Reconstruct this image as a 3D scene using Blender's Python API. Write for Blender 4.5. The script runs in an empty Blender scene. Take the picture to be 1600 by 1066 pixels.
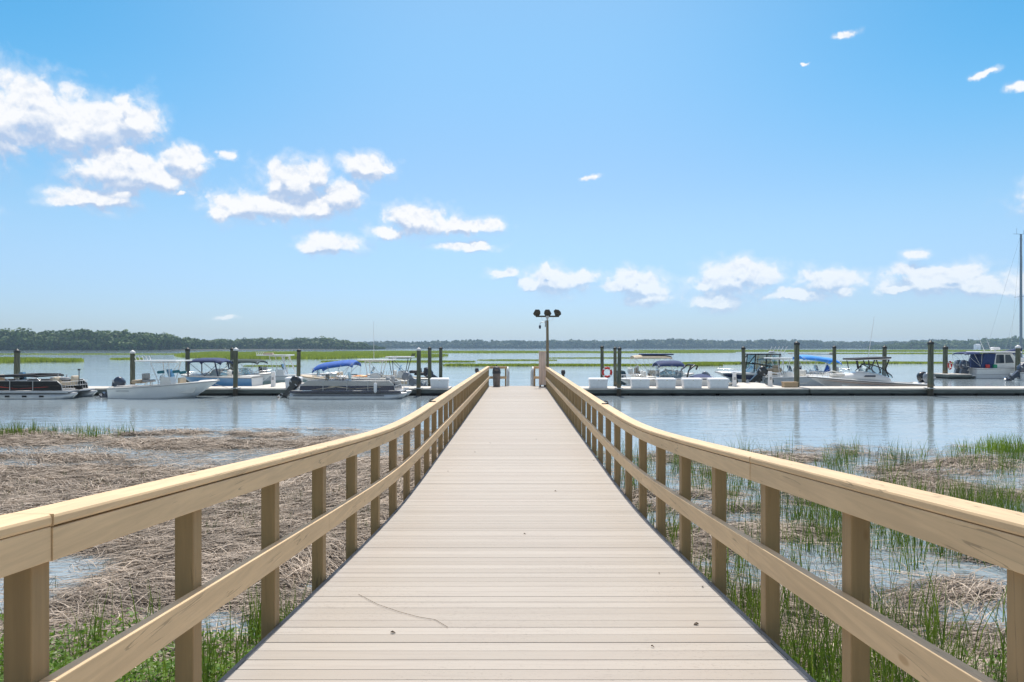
import bpy, math, random
import numpy as np
from mathutils import Vector, Matrix, Euler

random.seed(7)
RNG = np.random.default_rng(7)
S = bpy.context.scene
COL = S.collection
R = math.radians
F = 1067.0            # focal length in photo pixels (24 mm on a 36 mm wide frame, 1600 px)
CAMZ = 2.10           # eye height above the level part of the boardwalk
WATER = -0.87         # water level

# ------------------------------------------------------------------ camera
cam_d = bpy.data.cameras.new('camera')
cam = bpy.data.objects.new('camera', cam_d)
COL.objects.link(cam)
cam.location = (0, 0, CAMZ)
cam.rotation_euler = (R(90), 0, 0)
cam_d.lens = 24.0
cam_d.sensor_width = 36.0
cam_d.shift_x = -8 / 1600
cam_d.shift_y = 10 / 1600
cam_d.clip_start = 0.05
cam_d.clip_end = 20000
S.camera = cam

# ------------------------------------------------------------------ sun, sky, exposure
SUN_EL, SUN_AZ = 63.0, 1.5
sv = Vector((math.sin(R(SUN_AZ)) * math.cos(R(SUN_EL)), math.cos(R(SUN_AZ)) * math.cos(R(SUN_EL)), math.sin(R(SUN_EL))))
sun_d = bpy.data.lights.new('sun', 'SUN')
sun_d.energy = 3.7
sun_d.angle = R(0.53)
sun_d.color = (1.0, 0.95, 0.87)
sun = bpy.data.objects.new('sun', sun_d)
COL.objects.link(sun)
sun.rotation_euler = sv.to_track_quat('Z', 'Y').to_euler()
sun.location = (0, 0, 60)

S.view_settings.view_transform = 'Standard'
S.view_settings.look = 'None'
S.view_settings.exposure = 0.3
S.view_settings.gamma = 1.0
S.view_settings.use_curve_mapping = False
S.cycles.max_bounces = 8
S.cycles.volume_bounces = 1
S.cycles.transparent_max_bounces = 16
S.cycles.use_denoising = True

SKY_STRENGTH = 0.115

world = bpy.data.worlds.new('World')
S.world = world
world.use_nodes = True
wt = world.node_tree
for n in list(wt.nodes):
    wt.nodes.remove(n)

# puffs of cumulus: photo position of each puff (x, y, half width, half height) turned into azimuth and elevation
PUFFS = [
    (60, 180, 90, 52), (-20, 185, 90, 55), (150, 195, 75, 34), (205, 188, 44, 36), (110, 205, 110, 26), (195, 165, 14, 22), (55, 150, 42, 28), (-40, 215, 70, 18),
    (190, 262, 75, 26), (235, 280, 55, 16), (295, 250, 30, 20), (205, 245, 34, 16),
    (145, 310, 62, 17), (110, 315, 40, 10), (190, 305, 28, 10),
    (450, 272, 36, 22), (435, 285, 24, 24), (495, 275, 22, 22), (575, 262, 36, 18), (562, 254, 20, 12), (605, 266, 8, 6),
    (385, 322, 56, 22), (440, 322, 50, 22), (530, 308, 34, 26), (495, 325, 40, 16), (345, 332, 20, 12),
    (650, 345, 48, 20), (635, 335, 26, 14), (720, 352, 62, 12), (605, 362, 26, 9), (770, 350, 14, 7),
    (515, 380, 44, 16), (490, 386, 28, 10), (722, 385, 48, 7), (748, 379, 16, 7),
    (788, 426, 20, 8), (797, 422, 12, 7),
    (860, 432, 36, 18), (856, 420, 14, 10), (905, 436, 30, 12), (830, 444, 18, 12),
    (988, 436, 34, 16), (990, 426, 16, 9), (1010, 452, 32, 12), (960, 450, 20, 9),
    (1148, 432, 48, 16), (1148, 418, 22, 12), (1190, 436, 28, 14), (1110, 445, 24, 14), (1120, 466, 34, 9),
    (1290, 434, 42, 16), (1250, 462, 60, 8), (1235, 455, 28, 8), (1320, 455, 22, 8),
    (1436, 399, 20, 7), (1412, 424, 26, 11), (1440, 440, 60, 12), (1505, 440, 46, 14), (1560, 450, 60, 16), (1490, 424, 30, 10), (1640, 445, 60, 20), (1400, 452, 28, 8),
    (1150, 440, 62, 26), (1165, 425, 40, 18), (1120, 470, 44, 14), (870, 440, 48, 20), (995, 444, 42, 20), (1010, 466, 36, 12), (1290, 440, 48, 20), (1470, 440, 76, 22), (1540, 446, 60, 20), (190, 270, 84, 30), (290, 252, 36, 22), (460, 285, 44, 30), (1328, 50, 15.8, 4.4), (1537, 113, 17.3, 5.0), (1598, 136, 18, 8), (925, 277, 11.5, 2.8), (1255, 98, 5.0, 1.7), (350, 243, 14, 8), (278, 300, 8.6, 2.8), (355, 496, 15.8, 3.3),
    (1700, 300, 90, 34), (1780, 320, 80, 28), (-160, 320, 110, 40), (-230, 250, 120, 44),
]
def azel(px, py):
    x = (px - 808) / F
    z = (543 - py) / F
    return math.atan2(x, 1.0), math.atan2(z, math.hypot(1.0, x))

class NG:
    """small helper for wiring node trees"""
    def __init__(s, tree): s.t = tree
    def n(s, kind, **kw):
        nd = s.t.nodes.new(kind)
        for k, v in kw.items(): setattr(nd, k, v)
        return nd
    def link(s, a, b): s.t.links.new(a, b)
    def math(s, op, a, b=None, c=None, clamp=False):
        nd = s.n('ShaderNodeMath', operation=op, use_clamp=clamp)
        for i, v in enumerate((a, b, c)):
            if v is None: continue
            if isinstance(v, (int, float)): nd.inputs[i].default_value = v
            else: s.link(v, nd.inputs[i])
        return nd.outputs[0]
    def vmath(s, op, a, b=None, c=None):
        nd = s.n('ShaderNodeVectorMath', operation=op)
        for i, v in enumerate((a, b, c)):
            if v is None: continue
            if isinstance(v, (tuple, list)): nd.inputs[i].default_value = v
            else: s.link(v, nd.inputs[i])
        return nd.outputs['Value' if op in ('LENGTH', 'DOT_PRODUCT') else 'Vector']
    def smooth(s, v, lo, hi, t0=0.0, t1=1.0):
        nd = s.n('ShaderNodeMapRange', interpolation_type='SMOOTHSTEP')
        s.link(v, nd.inputs[0])
        for i, x in enumerate((lo, hi, t0, t1)): nd.inputs[i + 1].default_value = x
        return nd.outputs[0]
    def mix(s, f, a, b, blend='MIX'):
        nd = s.n('ShaderNodeMix', data_type='RGBA', blend_type=blend)
        for sock, v in ((nd.inputs[0], f), (nd.inputs[6], a), (nd.inputs[7], b)):
            if isinstance(v, (int, float)): sock.default_value = v
            elif isinstance(v, (tuple, list)): sock.default_value = tuple(v) if len(v) == 4 else (*v, 1)
            else: s.link(v, sock)
        return nd.outputs[2]
    def noise(s, vec, scale, detail=4.0, rough=0.55, dist=0.0):
        nd = s.n('ShaderNodeTexNoise')
        nd.inputs['Scale'].default_value = scale
        nd.inputs['Detail'].default_value = detail
        nd.inputs['Roughness'].default_value = rough
        nd.inputs['Distortion'].default_value = dist
        if vec is not None: s.link(vec, nd.inputs['Vector'])
        return nd.outputs['Fac'], nd.outputs['Color']

grp = bpy.data.node_groups.new('cloud_field', 'ShaderNodeTree')
grp.interface.new_socket('Vector', in_out='INPUT', socket_type='NodeSocketVector')
grp.interface.new_socket('Field', in_out='OUTPUT', socket_type='NodeSocketFloat')
g = NG(grp)
gi = g.n('NodeGroupInput')
acc = None
for (px, py, rx, ry) in PUFFS:
    a, e = azel(px, py)
    k = math.cos(a)
    sx, sy = F / (rx * k * k), F / (ry * k)
    v = g.vmath('MULTIPLY_ADD', gi.outputs[0], (sx, sy, 0), (-a * sx, -e * sy, 0))
    d = g.vmath('LENGTH', v)
    acc = d if acc is None else g.math('SMOOTH_MIN', acc, d, 0.22)
f = g.math('SUBTRACT', 1.0, acc)
go = g.n('NodeGroupOutput')
g.link(f, go.inputs[0])

w = NG(wt)
tc = w.n('ShaderNodeTexCoord')
sep = w.n('ShaderNodeSeparateXYZ')
w.link(tc.outputs['Generated'], sep.inputs[0])
az = w.math('ARCTAN2', sep.outputs[0], sep.outputs[1])
el = w.math('ARCSINE', sep.outputs[2])
comb = w.n('ShaderNodeCombineXYZ')
w.link(az, comb.inputs[0]); w.link(el, comb.inputs[1])
pos = comb.outputs[0]
_, ncol = w.noise(pos, 26, 5, 0.6)
warp = w.vmath('MULTIPLY_ADD', w.vmath('SUBTRACT', ncol, (0.5, 0.5, 0.5)), (0.045, 0.026, 0), pos)
n1, _ = w.noise(pos, 30, 9, 0.60, 0.2)
pos_up = w.vmath('ADD', pos, (0.0, 0.006, 0))
n2, _ = w.noise(pos_up, 30, 9, 0.60, 0.2)
vor = w.n('ShaderNodeTexVoronoi', feature='SMOOTH_F1'); vor.inputs['Scale'].default_value = 46; vor.inputs['Detail'].default_value = 2.0; vor.inputs['Roughness'].default_value = 0.5; vor.inputs['Smoothness'].default_value = 0.25; vor.normalize = True
w.link(warp, vor.inputs['Vector'])
gA = w.n('ShaderNodeGroup'); gA.node_tree = grp; w.link(warp, gA.inputs[0])
dens = w.math('MULTIPLY_ADD', w.math('SUBTRACT', n1, 0.5), 1.5, gA.outputs[0])
dens = w.math('MULTIPLY_ADD', w.math('SUBTRACT', 0.34, vor.outputs['Distance']), 1.5, dens)
mask = w.smooth(dens, -0.30, 0.40)
wisp = w.math('MULTIPLY', w.smooth(w.math('MULTIPLY_ADD', w.math('SUBTRACT', n1, 0.5), 2.6, gA.outputs[0]), -0.80, 0.5), 0.50)
mask = w.math('MAXIMUM', mask, wisp)
gB = w.n('ShaderNodeGroup'); gB.node_tree = grp; w.link(w.vmath('ADD', warp, (0.0, 0.016, 0)), gB.inputs[0])
under = w.smooth(w.math('SUBTRACT', gB.outputs[0], gA.outputs[0]), -0.30, 0.35)     # thick cloud above: its shaded base
relief = w.math('MULTIPLY_ADD', w.math('SUBTRACT', n1, n2), 2.6, w.math('MULTIPLY', w.math('SUBTRACT', 0.34, vor.outputs['Distance']), 0.8))
lit = w.math('ADD', w.math('SUBTRACT', 0.98, w.math('MULTIPLY', under, 1.0)), relief, clamp=True)
ccol = w.mix(lit, (0.47, 0.60, 0.82), (0.98, 0.985, 1.0))
low = w.smooth(el, 0.02, 0.18, 0.58, 0.97)           # distant low clouds seen through more air
mask2 = w.math('MULTIPLY', mask, low)
sky = w.n('ShaderNodeTexSky', sky_type='NISHITA', sun_disc=False)
sky.sun_elevation = R(SUN_EL)
sky.sun_rotation = R(SUN_AZ)
sky.altitude = 0
sky.air_density = 1.0
sky.dust_density = 0.6
sky.ozone_density = 2.0
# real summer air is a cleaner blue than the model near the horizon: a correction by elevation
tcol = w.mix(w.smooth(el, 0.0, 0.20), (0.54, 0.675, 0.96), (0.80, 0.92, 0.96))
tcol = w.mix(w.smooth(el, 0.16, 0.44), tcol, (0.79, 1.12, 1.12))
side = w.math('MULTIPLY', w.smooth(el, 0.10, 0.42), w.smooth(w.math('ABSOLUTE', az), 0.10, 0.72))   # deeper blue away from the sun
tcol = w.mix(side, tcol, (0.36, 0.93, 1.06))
tcol = w.mix(w.smooth(w.math('ABSOLUTE', az), 0.75, 1.25), tcol, (1.30, 1.15, 1.0))     # brighter, warmer sky outside the view, added to lift the rails' inner faces
tcol = w.mix(w.smooth(el, 0.52, 0.80), tcol, (2.35, 1.80, 1.32))  # unseen overhead sky warmed and brightened to fill the shadows
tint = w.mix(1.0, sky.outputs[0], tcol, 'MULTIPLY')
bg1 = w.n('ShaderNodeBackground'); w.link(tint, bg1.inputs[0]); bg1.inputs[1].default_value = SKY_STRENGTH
bg2 = w.n('ShaderNodeBackground'); w.link(ccol, bg2.inputs[0]); bg2.inputs[1].default_value = 0.82
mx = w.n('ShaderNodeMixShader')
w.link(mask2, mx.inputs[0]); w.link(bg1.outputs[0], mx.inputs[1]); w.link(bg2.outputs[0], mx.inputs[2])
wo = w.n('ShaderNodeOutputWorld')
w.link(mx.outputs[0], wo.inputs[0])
world.cycles.sampling_method = 'MANUAL'
world.cycles.sample_map_resolution = 1024

# ------------------------------------------------------------------ helpers
def P(px, py, d):
    """photo pixel at depth d -> world point"""
    return Vector(((px - 808) * d / F, d, CAMZ - (py - 543) * d / F))
def PX(px, d): return (px - 808) * d / F

def tag(o, label=None, cat=None, group=None, kind=None):
    if label: o['label'] = label
    if cat: o['category'] = cat
    if group: o['group'] = group
    if kind: o['kind'] = kind
    return o

def empty(name, loc=(0, 0, 0), rz=0.0, label=None, cat=None, group=None):
    o = bpy.data.objects.new(name, None)
    o.empty_display_size = 0.2
    COL.objects.link(o)
    o.location = loc
    o.rotation_euler = (0, 0, rz)
    return tag(o, label, cat, group)

class MB:
    def __init__(s): s.v, s.f, s.sm = [], [], []
    def add(s, vs, fs, smooth=False):
        b = len(s.v)
        s.v += [tuple(p) for p in vs]
        s.f += [tuple(b + i for i in q) for q in fs]
        s.sm += [smooth] * len(fs)
        return s
    def box(s, c, size, rot=None, taper=1.0):
        hx, hy, hz = size[0] / 2, size[1] / 2, size[2] / 2
        vs = [Vector((x * hx * (taper if z > 0 else 1), y * hy * (taper if z > 0 else 1), z * hz)) for z in (-1, 1) for y in (-1, 1) for x in (-1, 1)]
        if rot is not None:
            m = Euler(rot).to_matrix()
            vs = [m @ p for p in vs]
        vs = [p + Vector(c) for p in vs]
        return s.add(vs, [(0, 2, 3, 1), (4, 5, 7, 6), (0, 1, 5, 4), (1, 3, 7, 5), (3, 2, 6, 7), (2, 0, 4, 6)])
    def hexa(s, b, t):
        """bottom and top quads, each four points in the same order"""
        return s.add(list(b) + list(t), [(3, 2, 1, 0), (4, 5, 6, 7), (0, 1, 5, 4), (1, 2, 6, 5), (2, 3, 7, 6), (3, 0, 4, 7)])
    def loft(s, rings, closed=True, caps=True, smooth=True):
        n = len(rings[0])
        vs = [p for r in rings for p in r]
        fs = []
        for i in range(len(rings) - 1):
            for j in range(n if closed else n - 1):
                a, b = i * n + j, i * n + (j + 1) % n
                fs.append((a, b, b + n, a + n))
        s.add(vs, fs, smooth)
        if caps and closed:
            s.add(list(rings[0]), [tuple(range(n))[::-1]])
            s.add(list(rings[-1]), [tuple(range(n))])
        return s
    def tube(s, pts, r, n=6, caps=True):
        pts = [Vector(p) for p in pts]
        rs = r if isinstance(r, (list, tuple)) else [r] * len(pts)
        rings = []
        ref = None
        for i, p in enumerate(pts):
            t = (pts[min(i + 1, len(pts) - 1)] - pts[max(i - 1, 0)]).normalized()
            if ref is None:
                ref = Vector((0, 0, 1)) if abs(t.z) < 0.9 else Vector((1, 0, 0))
            u = t.cross(ref).normalized()
            v = t.cross(u).normalized()
            ref = -v
            rings.append([p + u * math.cos(2 * math.pi * k / n) * rs[i] + v * math.sin(2 * math.pi * k / n) * rs[i] for k in range(n)])
        return s.loft(rings, True, caps)
    def lathe(s, prof, c=(0, 0, 0), n=20, axis='z'):
        rings = []
        for (r, h) in prof:
            ring = []
            for k in range(n):
                a = 2 * math.pi * k / n
                q = (math.cos(a) * r, math.sin(a) * r, h)
                if axis == 'y': q = (q[0], q[2], q[1])
                if axis == 'x': q = (q[2], q[0], q[1])
                ring.append(Vector(q) + Vector(c))
            rings.append(ring)
        return s.loft(rings)
    def torus(s, c, R0, r0, n=24, m=10, axis='y', a0=0.0, a1=2 * math.pi):
        rings = []
        full = abs(a1 - a0 - 2 * math.pi) < 1e-6
        for k in range(n + (0 if full else 1)):
            a = a0 + (a1 - a0) * k / n
            ring = []
            for j in range(m):
                b = 2 * math.pi * j / m
                rr = R0 + r0 * math.cos(b)
                q = (rr * math.cos(a), r0 * math.sin(b), rr * math.sin(a))
                if axis == 'z': q = (q[0], q[2], q[1])
                if axis == 'x': q = (q[1], q[0], q[2])
                ring.append(Vector(q) + Vector(c))
            rings.append(ring)
        if full: rings.append(rings[0])
        return s.loft(rings, True, not full)
    def rbox(s, c, size, r=0.05, rot=None, seg=4):
        """soft box: a superellipse section lofted upward with rounded top and bottom"""
        hx, hy, hz = size[0] / 2, size[1] / 2, size[2] / 2
        rings = []
        m = Euler(rot).to_matrix() if rot is not None else Matrix.Identity(3)
        lev = [(-hz, r)] + [(-hz + r * (1 - math.cos(a)), r * (1 - math.sin(a))) for a in (0.8,)] + [(-hz + r, 0), (hz - r, 0)] + [(hz - r * (1 - math.sin(a)), r * (1 - math.cos(a))) for a in (0.8,)] + [(hz, r)]
        for (z, ins) in lev:
            ring = []
            for (qx, qy, a0) in ((1, 1, 0), (-1, 1, 90), (-1, -1, 180), (1, -1, 270)):
                for k in range(seg):
                    a = R(a0 + 90 * k / (seg - 1))
                    rr = max(r - ins, 0.001)
                    ring.append(m @ Vector((qx * (hx - r) + math.cos(a) * rr, qy * (hy - r) + math.sin(a) * rr, z)) + Vector(c))
            rings.append(ring)
        return s.loft(rings)
    def build(s, name, mat, parent=None, bevel=0.0, loc=None):
        me = bpy.data.meshes.new(name)
        me.from_pydata(s.v, [], s.f)
        me.polygons.foreach_set('use_smooth', s.sm)
        me.materials.append(mat)
        me.update()
        o = bpy.data.objects.new(name, me)
        COL.objects.link(o)
        if parent is not None: o.parent = parent
        if loc is not None: o.location = loc
        if bevel:
            b = o.modifiers.new('bevel', 'BEVEL')
            b.width = bevel; b.segments = 2; b.limit_method = 'ANGLE'; b.angle_limit = R(40)
        return o

def np_mesh(name, V, Q, mat, parent=None, smooth=False):
    """V (n,3) float, Q (m,4) or (m,3) int"""
    me = bpy.data.meshes.new(name)
    k = Q.shape[1]
    me.vertices.add(len(V)); me.vertices.foreach_set('co', np.ascontiguousarray(V, dtype=np.float32).ravel())
    me.loops.add(Q.size); me.loops.foreach_set('vertex_index', np.ascontiguousarray(Q, dtype=np.int32).ravel())
    me.polygons.add(len(Q)); me.polygons.foreach_set('loop_start', np.arange(0, Q.size, k, dtype=np.int32))
    if smooth: me.polygons.foreach_set('use_smooth', np.ones(len(Q), dtype=bool))
    me.update(calc_edges=True)
    me.materials.append(mat)
    o = bpy.data.objects.new(name, me)
    COL.objects.link(o)
    if parent is not None: o.parent = parent
    return o

_perm = np.random.default_rng(3).random((256, 256))
def vnoise(x, y, scale=1.0, octaves=4, seed=0):
    x = np.asarray(x, float); y = np.asarray(y, float)
    out = np.zeros(np.broadcast(x, y).shape); amp, tot = 1.0, 0.0
    for o in range(octaves):
        u = x * scale * 2 ** o + 17.3 * o + seed * 31.7; v = y * scale * 2 ** o + 41.1 * o + seed * 11.9
        iu, iv = np.floor(u).astype(int), np.floor(v).astype(int)
        fu, fv = u - iu, v - iv
        fu = fu * fu * (3 - 2 * fu); fv = fv * fv * (3 - 2 * fv)
        a = _perm[iu % 256, iv % 256]; b = _perm[(iu + 1) % 256, iv % 256]
        c = _perm[iu % 256, (iv + 1) % 256]; d = _perm[(iu + 1) % 256, (iv + 1) % 256]
        out += amp * ((a * (1 - fu) + b * fu) * (1 - fv) + (c * (1 - fu) + d * fu) * fv)
        tot += amp; amp *= 0.5
    return out / tot
def sstep(a, b, x):
    t = np.clip((np.asarray(x, float) - a) / (b - a), 0, 1)
    return t * t * (3 - 2 * t)

# ------------------------------------------------------------------ materials
MATS = {}
def mat(name, col, rough=0.5, metal=0.0, var=0.12, scale=6.0, bump=0.0, bscale=60.0, spec=0.5, stretch=None, island=0.0, coat=0.0, dirt=0.0):
    if name in MATS: return MATS[name]
    m = bpy.data.materials.new(name); m.use_nodes = True
    t = NG(m.node_tree)
    b = m.node_tree.nodes['Principled BSDF']
    co = t.n('ShaderNodeTexCoord').outputs['Object']
    if stretch: co = t.vmath('MULTIPLY', co, stretch)
    nf, _ = t.noise(co, scale, 5, 0.6)
    c = t.mix(t.smooth(nf, 0.3, 0.7), [x * (1 - var) for x in col], [min(1, x * (1 + var)) for x in col])
    if island:
        ge = t.n('ShaderNodeNewGeometry')
        k = t.math('MULTIPLY_ADD', ge.outputs['Random Per Island'], island * 2, 1 - island)
        cc = t.n('ShaderNodeCombineXYZ')
        for i in range(3): t.link(k, cc.inputs[i])
        c = t.mix(1.0, c, cc.outputs[0], 'MULTIPLY')
    if dirt:
        d1, _ = t.noise(co, scale * 0.35, 6, 0.7)
        c = t.mix(t.math('MULTIPLY', t.smooth(d1, 0.52, 0.72), dirt), c, [x * 0.35 for x in col])
    t.link(c, b.inputs['Base Color'])
    b.inputs['Roughness'].default_value = rough
    b.inputs['Metallic'].default_value = metal
    b.inputs['Specular IOR Level'].default_value = spec
    b.inputs['Coat Weight'].default_value = coat
    if bump:
        bf, _ = t.noise(co, bscale, 4, 0.6)
        bn = t.n('ShaderNodeBump'); bn.inputs['Strength'].default_value = bump; bn.inputs['Distance'].default_value = 0.01
        t.link(bf, bn.inputs['Height']); t.link(bn.outputs[0], b.inputs['Normal'])
    MATS[name] = m
    return m

def painted_wood(name, axis, col):
    """beige painted timber: grain runs along the axis, with knots, checks and worn spots"""
    m = bpy.data.materials.new(name); m.use_nodes = True
    t = NG(m.node_tree); b = m.node_tree.nodes['Principled BSDF']
    co = t.n('ShaderNodeTexCoord').outputs['Object']
    st = [9.0, 9.0, 9.0]; st[axis] = 0.55
    g = t.vmath('MULTIPLY', co, tuple(st))
    gf, _ = t.noise(g, 3.2, 7, 0.62, 0.5)
    big, _ = t.noise(co, 1.1, 4, 0.6)
    c = t.mix(t.smooth(gf, 0.3, 0.72), [x * 0.86 for x in col], [x * 1.07 for x in col])
    c = t.mix(t.math('MULTIPLY', t.smooth(big, 0.42, 0.75), 0.35), c, [col[0] * 0.82, col[1] * 0.80, col[2] * 0.76])
    ge = t.n('ShaderNodeNewGeometry')
    k = t.math('MULTIPLY_ADD', ge.outputs['Random Per Island'], 0.14, 0.93)
    cc = t.n('ShaderNodeCombineXYZ')
    for i in range(3): t.link(k, cc.inputs[i])
    c = t.mix(1.0, c, cc.outputs[0], 'MULTIPLY')
    # knots
    kst = [1.0, 1.0, 1.0]; kst[axis] = 0.45
    vo = t.n('ShaderNodeTexVoronoi'); t.link(t.vmath('MULTIPLY', co, tuple(kst)), vo.inputs['Vector']); vo.inputs['Scale'].default_value = 3.4
    kn = t.smooth(vo.outputs['Distance'], 0.035, 0.075, 1, 0)
    c = t.mix(t.math('MULTIPLY', kn, 0.62), c, [col[0] * 0.55, col[1] * 0.45, col[2] * 0.34])
    # drying checks: thin dark lines along the grain
    cst = [5.0, 5.0, 5.0]; cst[axis] = 0.22
    cf, _ = t.noise(t.vmath('MULTIPLY', co, tuple(cst)), 3.0, 3, 0.5)
    ck = t.smooth(t.math('ABSOLUTE', t.math('SUBTRACT', cf, 0.5)), 0.004, 0.010, 1, 0)
    gate, _ = t.noise(co, 2.3, 2, 0.5)
    ck = t.math('MULTIPLY', ck, t.smooth(gate, 0.50, 0.58))
    c = t.mix(t.math('MULTIPLY', ck, 0.5), c, [x * 0.25 for x in col])
    t.link(c, b.inputs['Base Color'])
    b.inputs['Roughness'].default_value = 0.62
    h = t.math('SUBTRACT', t.math('MULTIPLY', gf, 0.5), t.math('MULTIPLY', ck, 1.0))
    bn = t.n('ShaderNodeBump'); bn.inputs['Strength'].default_value = 0.35; bn.inputs['Distance'].default_value = 0.004
    t.link(h, bn.inputs['Height']); t.link(bn.outputs[0], b.inputs['Normal'])
    return m

def leaf_mat(name, c0, c1, trans=0.35, rough=0.5, nscale=0.35):
    """blade / leaf material with a colour of its own per island and light passing through"""
    m = bpy.data.materials.new(name); m.use_nodes = True
    t = NG(m.node_tree)
    for n in list(m.node_tree.nodes): m.node_tree.nodes.remove(n)
    ge = t.n('ShaderNodeNewGeometry')
    co = t.n('ShaderNodeTexCoord').outputs['Object']
    nf, _ = t.noise(co, nscale, 3, 0.6)
    f = t.math('MULTIPLY_ADD', ge.outputs['Random Per Island'], 0.75, t.math('MULTIPLY', t.math('SUBTRACT', nf, 0.3), 0.6), clamp=True)
    c = t.mix(f, c0, c1)
    d = t.n('ShaderNodeBsdfPrincipled'); t.link(c, d.inputs['Base Color']); d.inputs['Roughness'].default_value = rough
    d.inputs['Specular IOR Level'].default_value = 0.25
    tr = t.n('ShaderNodeBsdfTranslucent'); t.link(t.mix(1.0, c, (1.25, 1.25, 0.7, 1), 'MULTIPLY'), tr.inputs[0])
    ms = t.n('ShaderNodeMixShader'); ms.inputs[0].default_value = trans
    t.link(d.outputs[0], ms.inputs[1]); t.link(tr.outputs[0], ms.inputs[2])
    o = t.n('ShaderNodeOutputMaterial'); t.link(ms.outputs[0], o.inputs[0])
    return m

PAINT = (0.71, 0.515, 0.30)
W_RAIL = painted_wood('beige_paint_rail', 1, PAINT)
W_POST = painted_wood('shaded_paint_post', 2, (0.36, 0.245, 0.118))  # rail paint darkened: shade on the camera-facing sides put into the colour
W_CROSS = painted_wood('beige_paint_cross_rail', 0, PAINT)
M_WHITE = mat('white_gelcoat', (0.80, 0.80, 0.78), 0.22, var=0.03, scale=2, coat=0.3)
M_OFFW = mat('offwhite_moulding', (0.72, 0.70, 0.65), 0.4, var=0.05, scale=3)
M_BOX = mat('white_dock_box', (0.78, 0.79, 0.80), 0.45, var=0.05, scale=4)
M_CREAM = mat('cream_vinyl', (0.62, 0.52, 0.38), 0.5, var=0.1)
M_TAN = mat('tan_vinyl', (0.42, 0.34, 0.24), 0.55, var=0.15)
M_GREYV = mat('grey_vinyl', (0.38, 0.38, 0.38), 0.5, var=0.12)
M_DKV = mat('charcoal_vinyl', (0.035, 0.037, 0.045), 0.5, var=0.2)
M_NAVY = mat('navy_canvas', (0.022, 0.045, 0.14), 0.8, var=0.18, scale=5, bump=0.3, bscale=14)
M_BLUE = mat('royal_blue_canvas', (0.03, 0.12, 0.45), 0.8, var=0.18, scale=5, bump=0.3, bscale=14)
M_SKYB = mat('bright_blue_canvas', (0.05, 0.30, 0.85), 0.75, var=0.12, scale=5, bump=0.3, bscale=14)
M_BLACKC = mat('black_canvas', (0.02, 0.022, 0.026), 0.85, var=0.2, bump=0.3, bscale=14)
M_GRNC = mat('dark_green_canvas', (0.035, 0.06, 0.06), 0.85, var=0.2, bump=0.3, bscale=14)
M_BEIGEC = mat('beige_canvas', (0.55, 0.47, 0.34), 0.85, var=0.1)
M_STEEL = mat('stainless_tube', (0.70, 0.71, 0.72), 0.25, 1.0, var=0.05)
M_ALU = mat('brushed_aluminium', (0.60, 0.61, 0.61), 0.5, 0.8, var=0.08, scale=3)
M_WTUBE = mat('white_tube', (0.78, 0.78, 0.78), 0.3, var=0.03)
M_BTUBE = mat('black_tube', (0.02, 0.02, 0.022), 0.4, var=0.1)
M_OBN = mat('navy_outboard', (0.035, 0.05, 0.085), 0.28, var=0.1, coat=0.4)
M_OBG = mat('grey_outboard', (0.16, 0.19, 0.23), 0.3, var=0.1, coat=0.4)
M_OBK = mat('black_outboard', (0.018, 0.02, 0.025), 0.3, var=0.1, coat=0.4)
M_BLUEH = mat('blue_hull', (0.10, 0.30, 0.56), 0.3, var=0.06, coat=0.5)
M_NAVYH = mat('navy_hull', (0.012, 0.02, 0.06), 0.2, var=0.08, coat=0.5)
M_GREYH = mat('silver_hull', (0.50, 0.52, 0.54), 0.3, var=0.06, coat=0.3)
M_PINKH = mat('pale_pinkish_hull', (0.68, 0.63, 0.60), 0.25, var=0.04, coat=0.4)
M_REDS = mat('red_stripe', (0.45, 0.03, 0.02), 0.3)
M_BLKP = mat('black_panel', (0.010, 0.010, 0.013), 0.4, var=0.1, spec=0.3)
M_TAUPE = mat('taupe_panel', (0.42, 0.41, 0.39), 0.3, var=0.05, coat=0.3)
M_SAGE = mat('pale_green_hull', (0.42, 0.52, 0.47), 0.3, var=0.05, coat=0.3)
M_TEAL = mat('teal_fabric', (0.02, 0.15, 0.19), 0.6, var=0.15)
M_ORANGE = mat('orange_plastic', (0.75, 0.27, 0.03), 0.4, var=0.1)
M_RED = mat('red_ring', (0.55, 0.03, 0.025), 0.45, var=0.1)
M_WHT = mat('white_plastic', (0.80, 0.80, 0.80), 0.4, var=0.03)
M_RUBR = mat('black_rubber', (0.02, 0.02, 0.02), 0.6, var=0.2)
M_ROPE = mat('pale_rope', (0.55, 0.52, 0.45), 0.8, var=0.2, scale=40)
M_GREEN = mat('green_plastic', (0.02, 0.28, 0.15), 0.5)
M_MASTB = mat('grey_blue_mast', (0.20, 0.26, 0.33), 0.35, 0.6, var=0.06)
M_PILE = mat('treated_piling', (0.105, 0.115, 0.080), 0.85, var=0.38, scale=3.0, bump=0.7, bscale=14, stretch=(4, 4, 0.4), dirt=0.55)
def tide_marks(m):
    t = NG(m.node_tree); b = m.node_tree.nodes['Principled BSDF']
    src = b.inputs['Base Color'].links[0].from_socket
    co = t.n('ShaderNodeTexCoord').outputs['Object']
    sp_ = t.n('ShaderNodeSeparateXYZ'); t.link(co, sp_.inputs[0])
    nf, _ = t.noise(co, 5.0, 4, 0.6)
    z = t.math('MULTIPLY_ADD', nf, 0.5, sp_.outputs[2])
    c = t.mix(t.smooth(z, 0.55, 0.80, 1, 0), src, (0.055, 0.045, 0.03))
    c = t.mix(t.math('MULTIPLY', t.math('MULTIPLY', t.smooth(z, 0.72, 0.84), t.smooth(z, 0.90, 1.05, 1, 0)), 0.5), c, (0.26, 0.17, 0.09))
    t.link(c, b.inputs['Base Color'])
tide_marks(M_PILE)
M_PCAP = mat('piling_cap_black', (0.02, 0.024, 0.024), 0.5, var=0.2)
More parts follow.
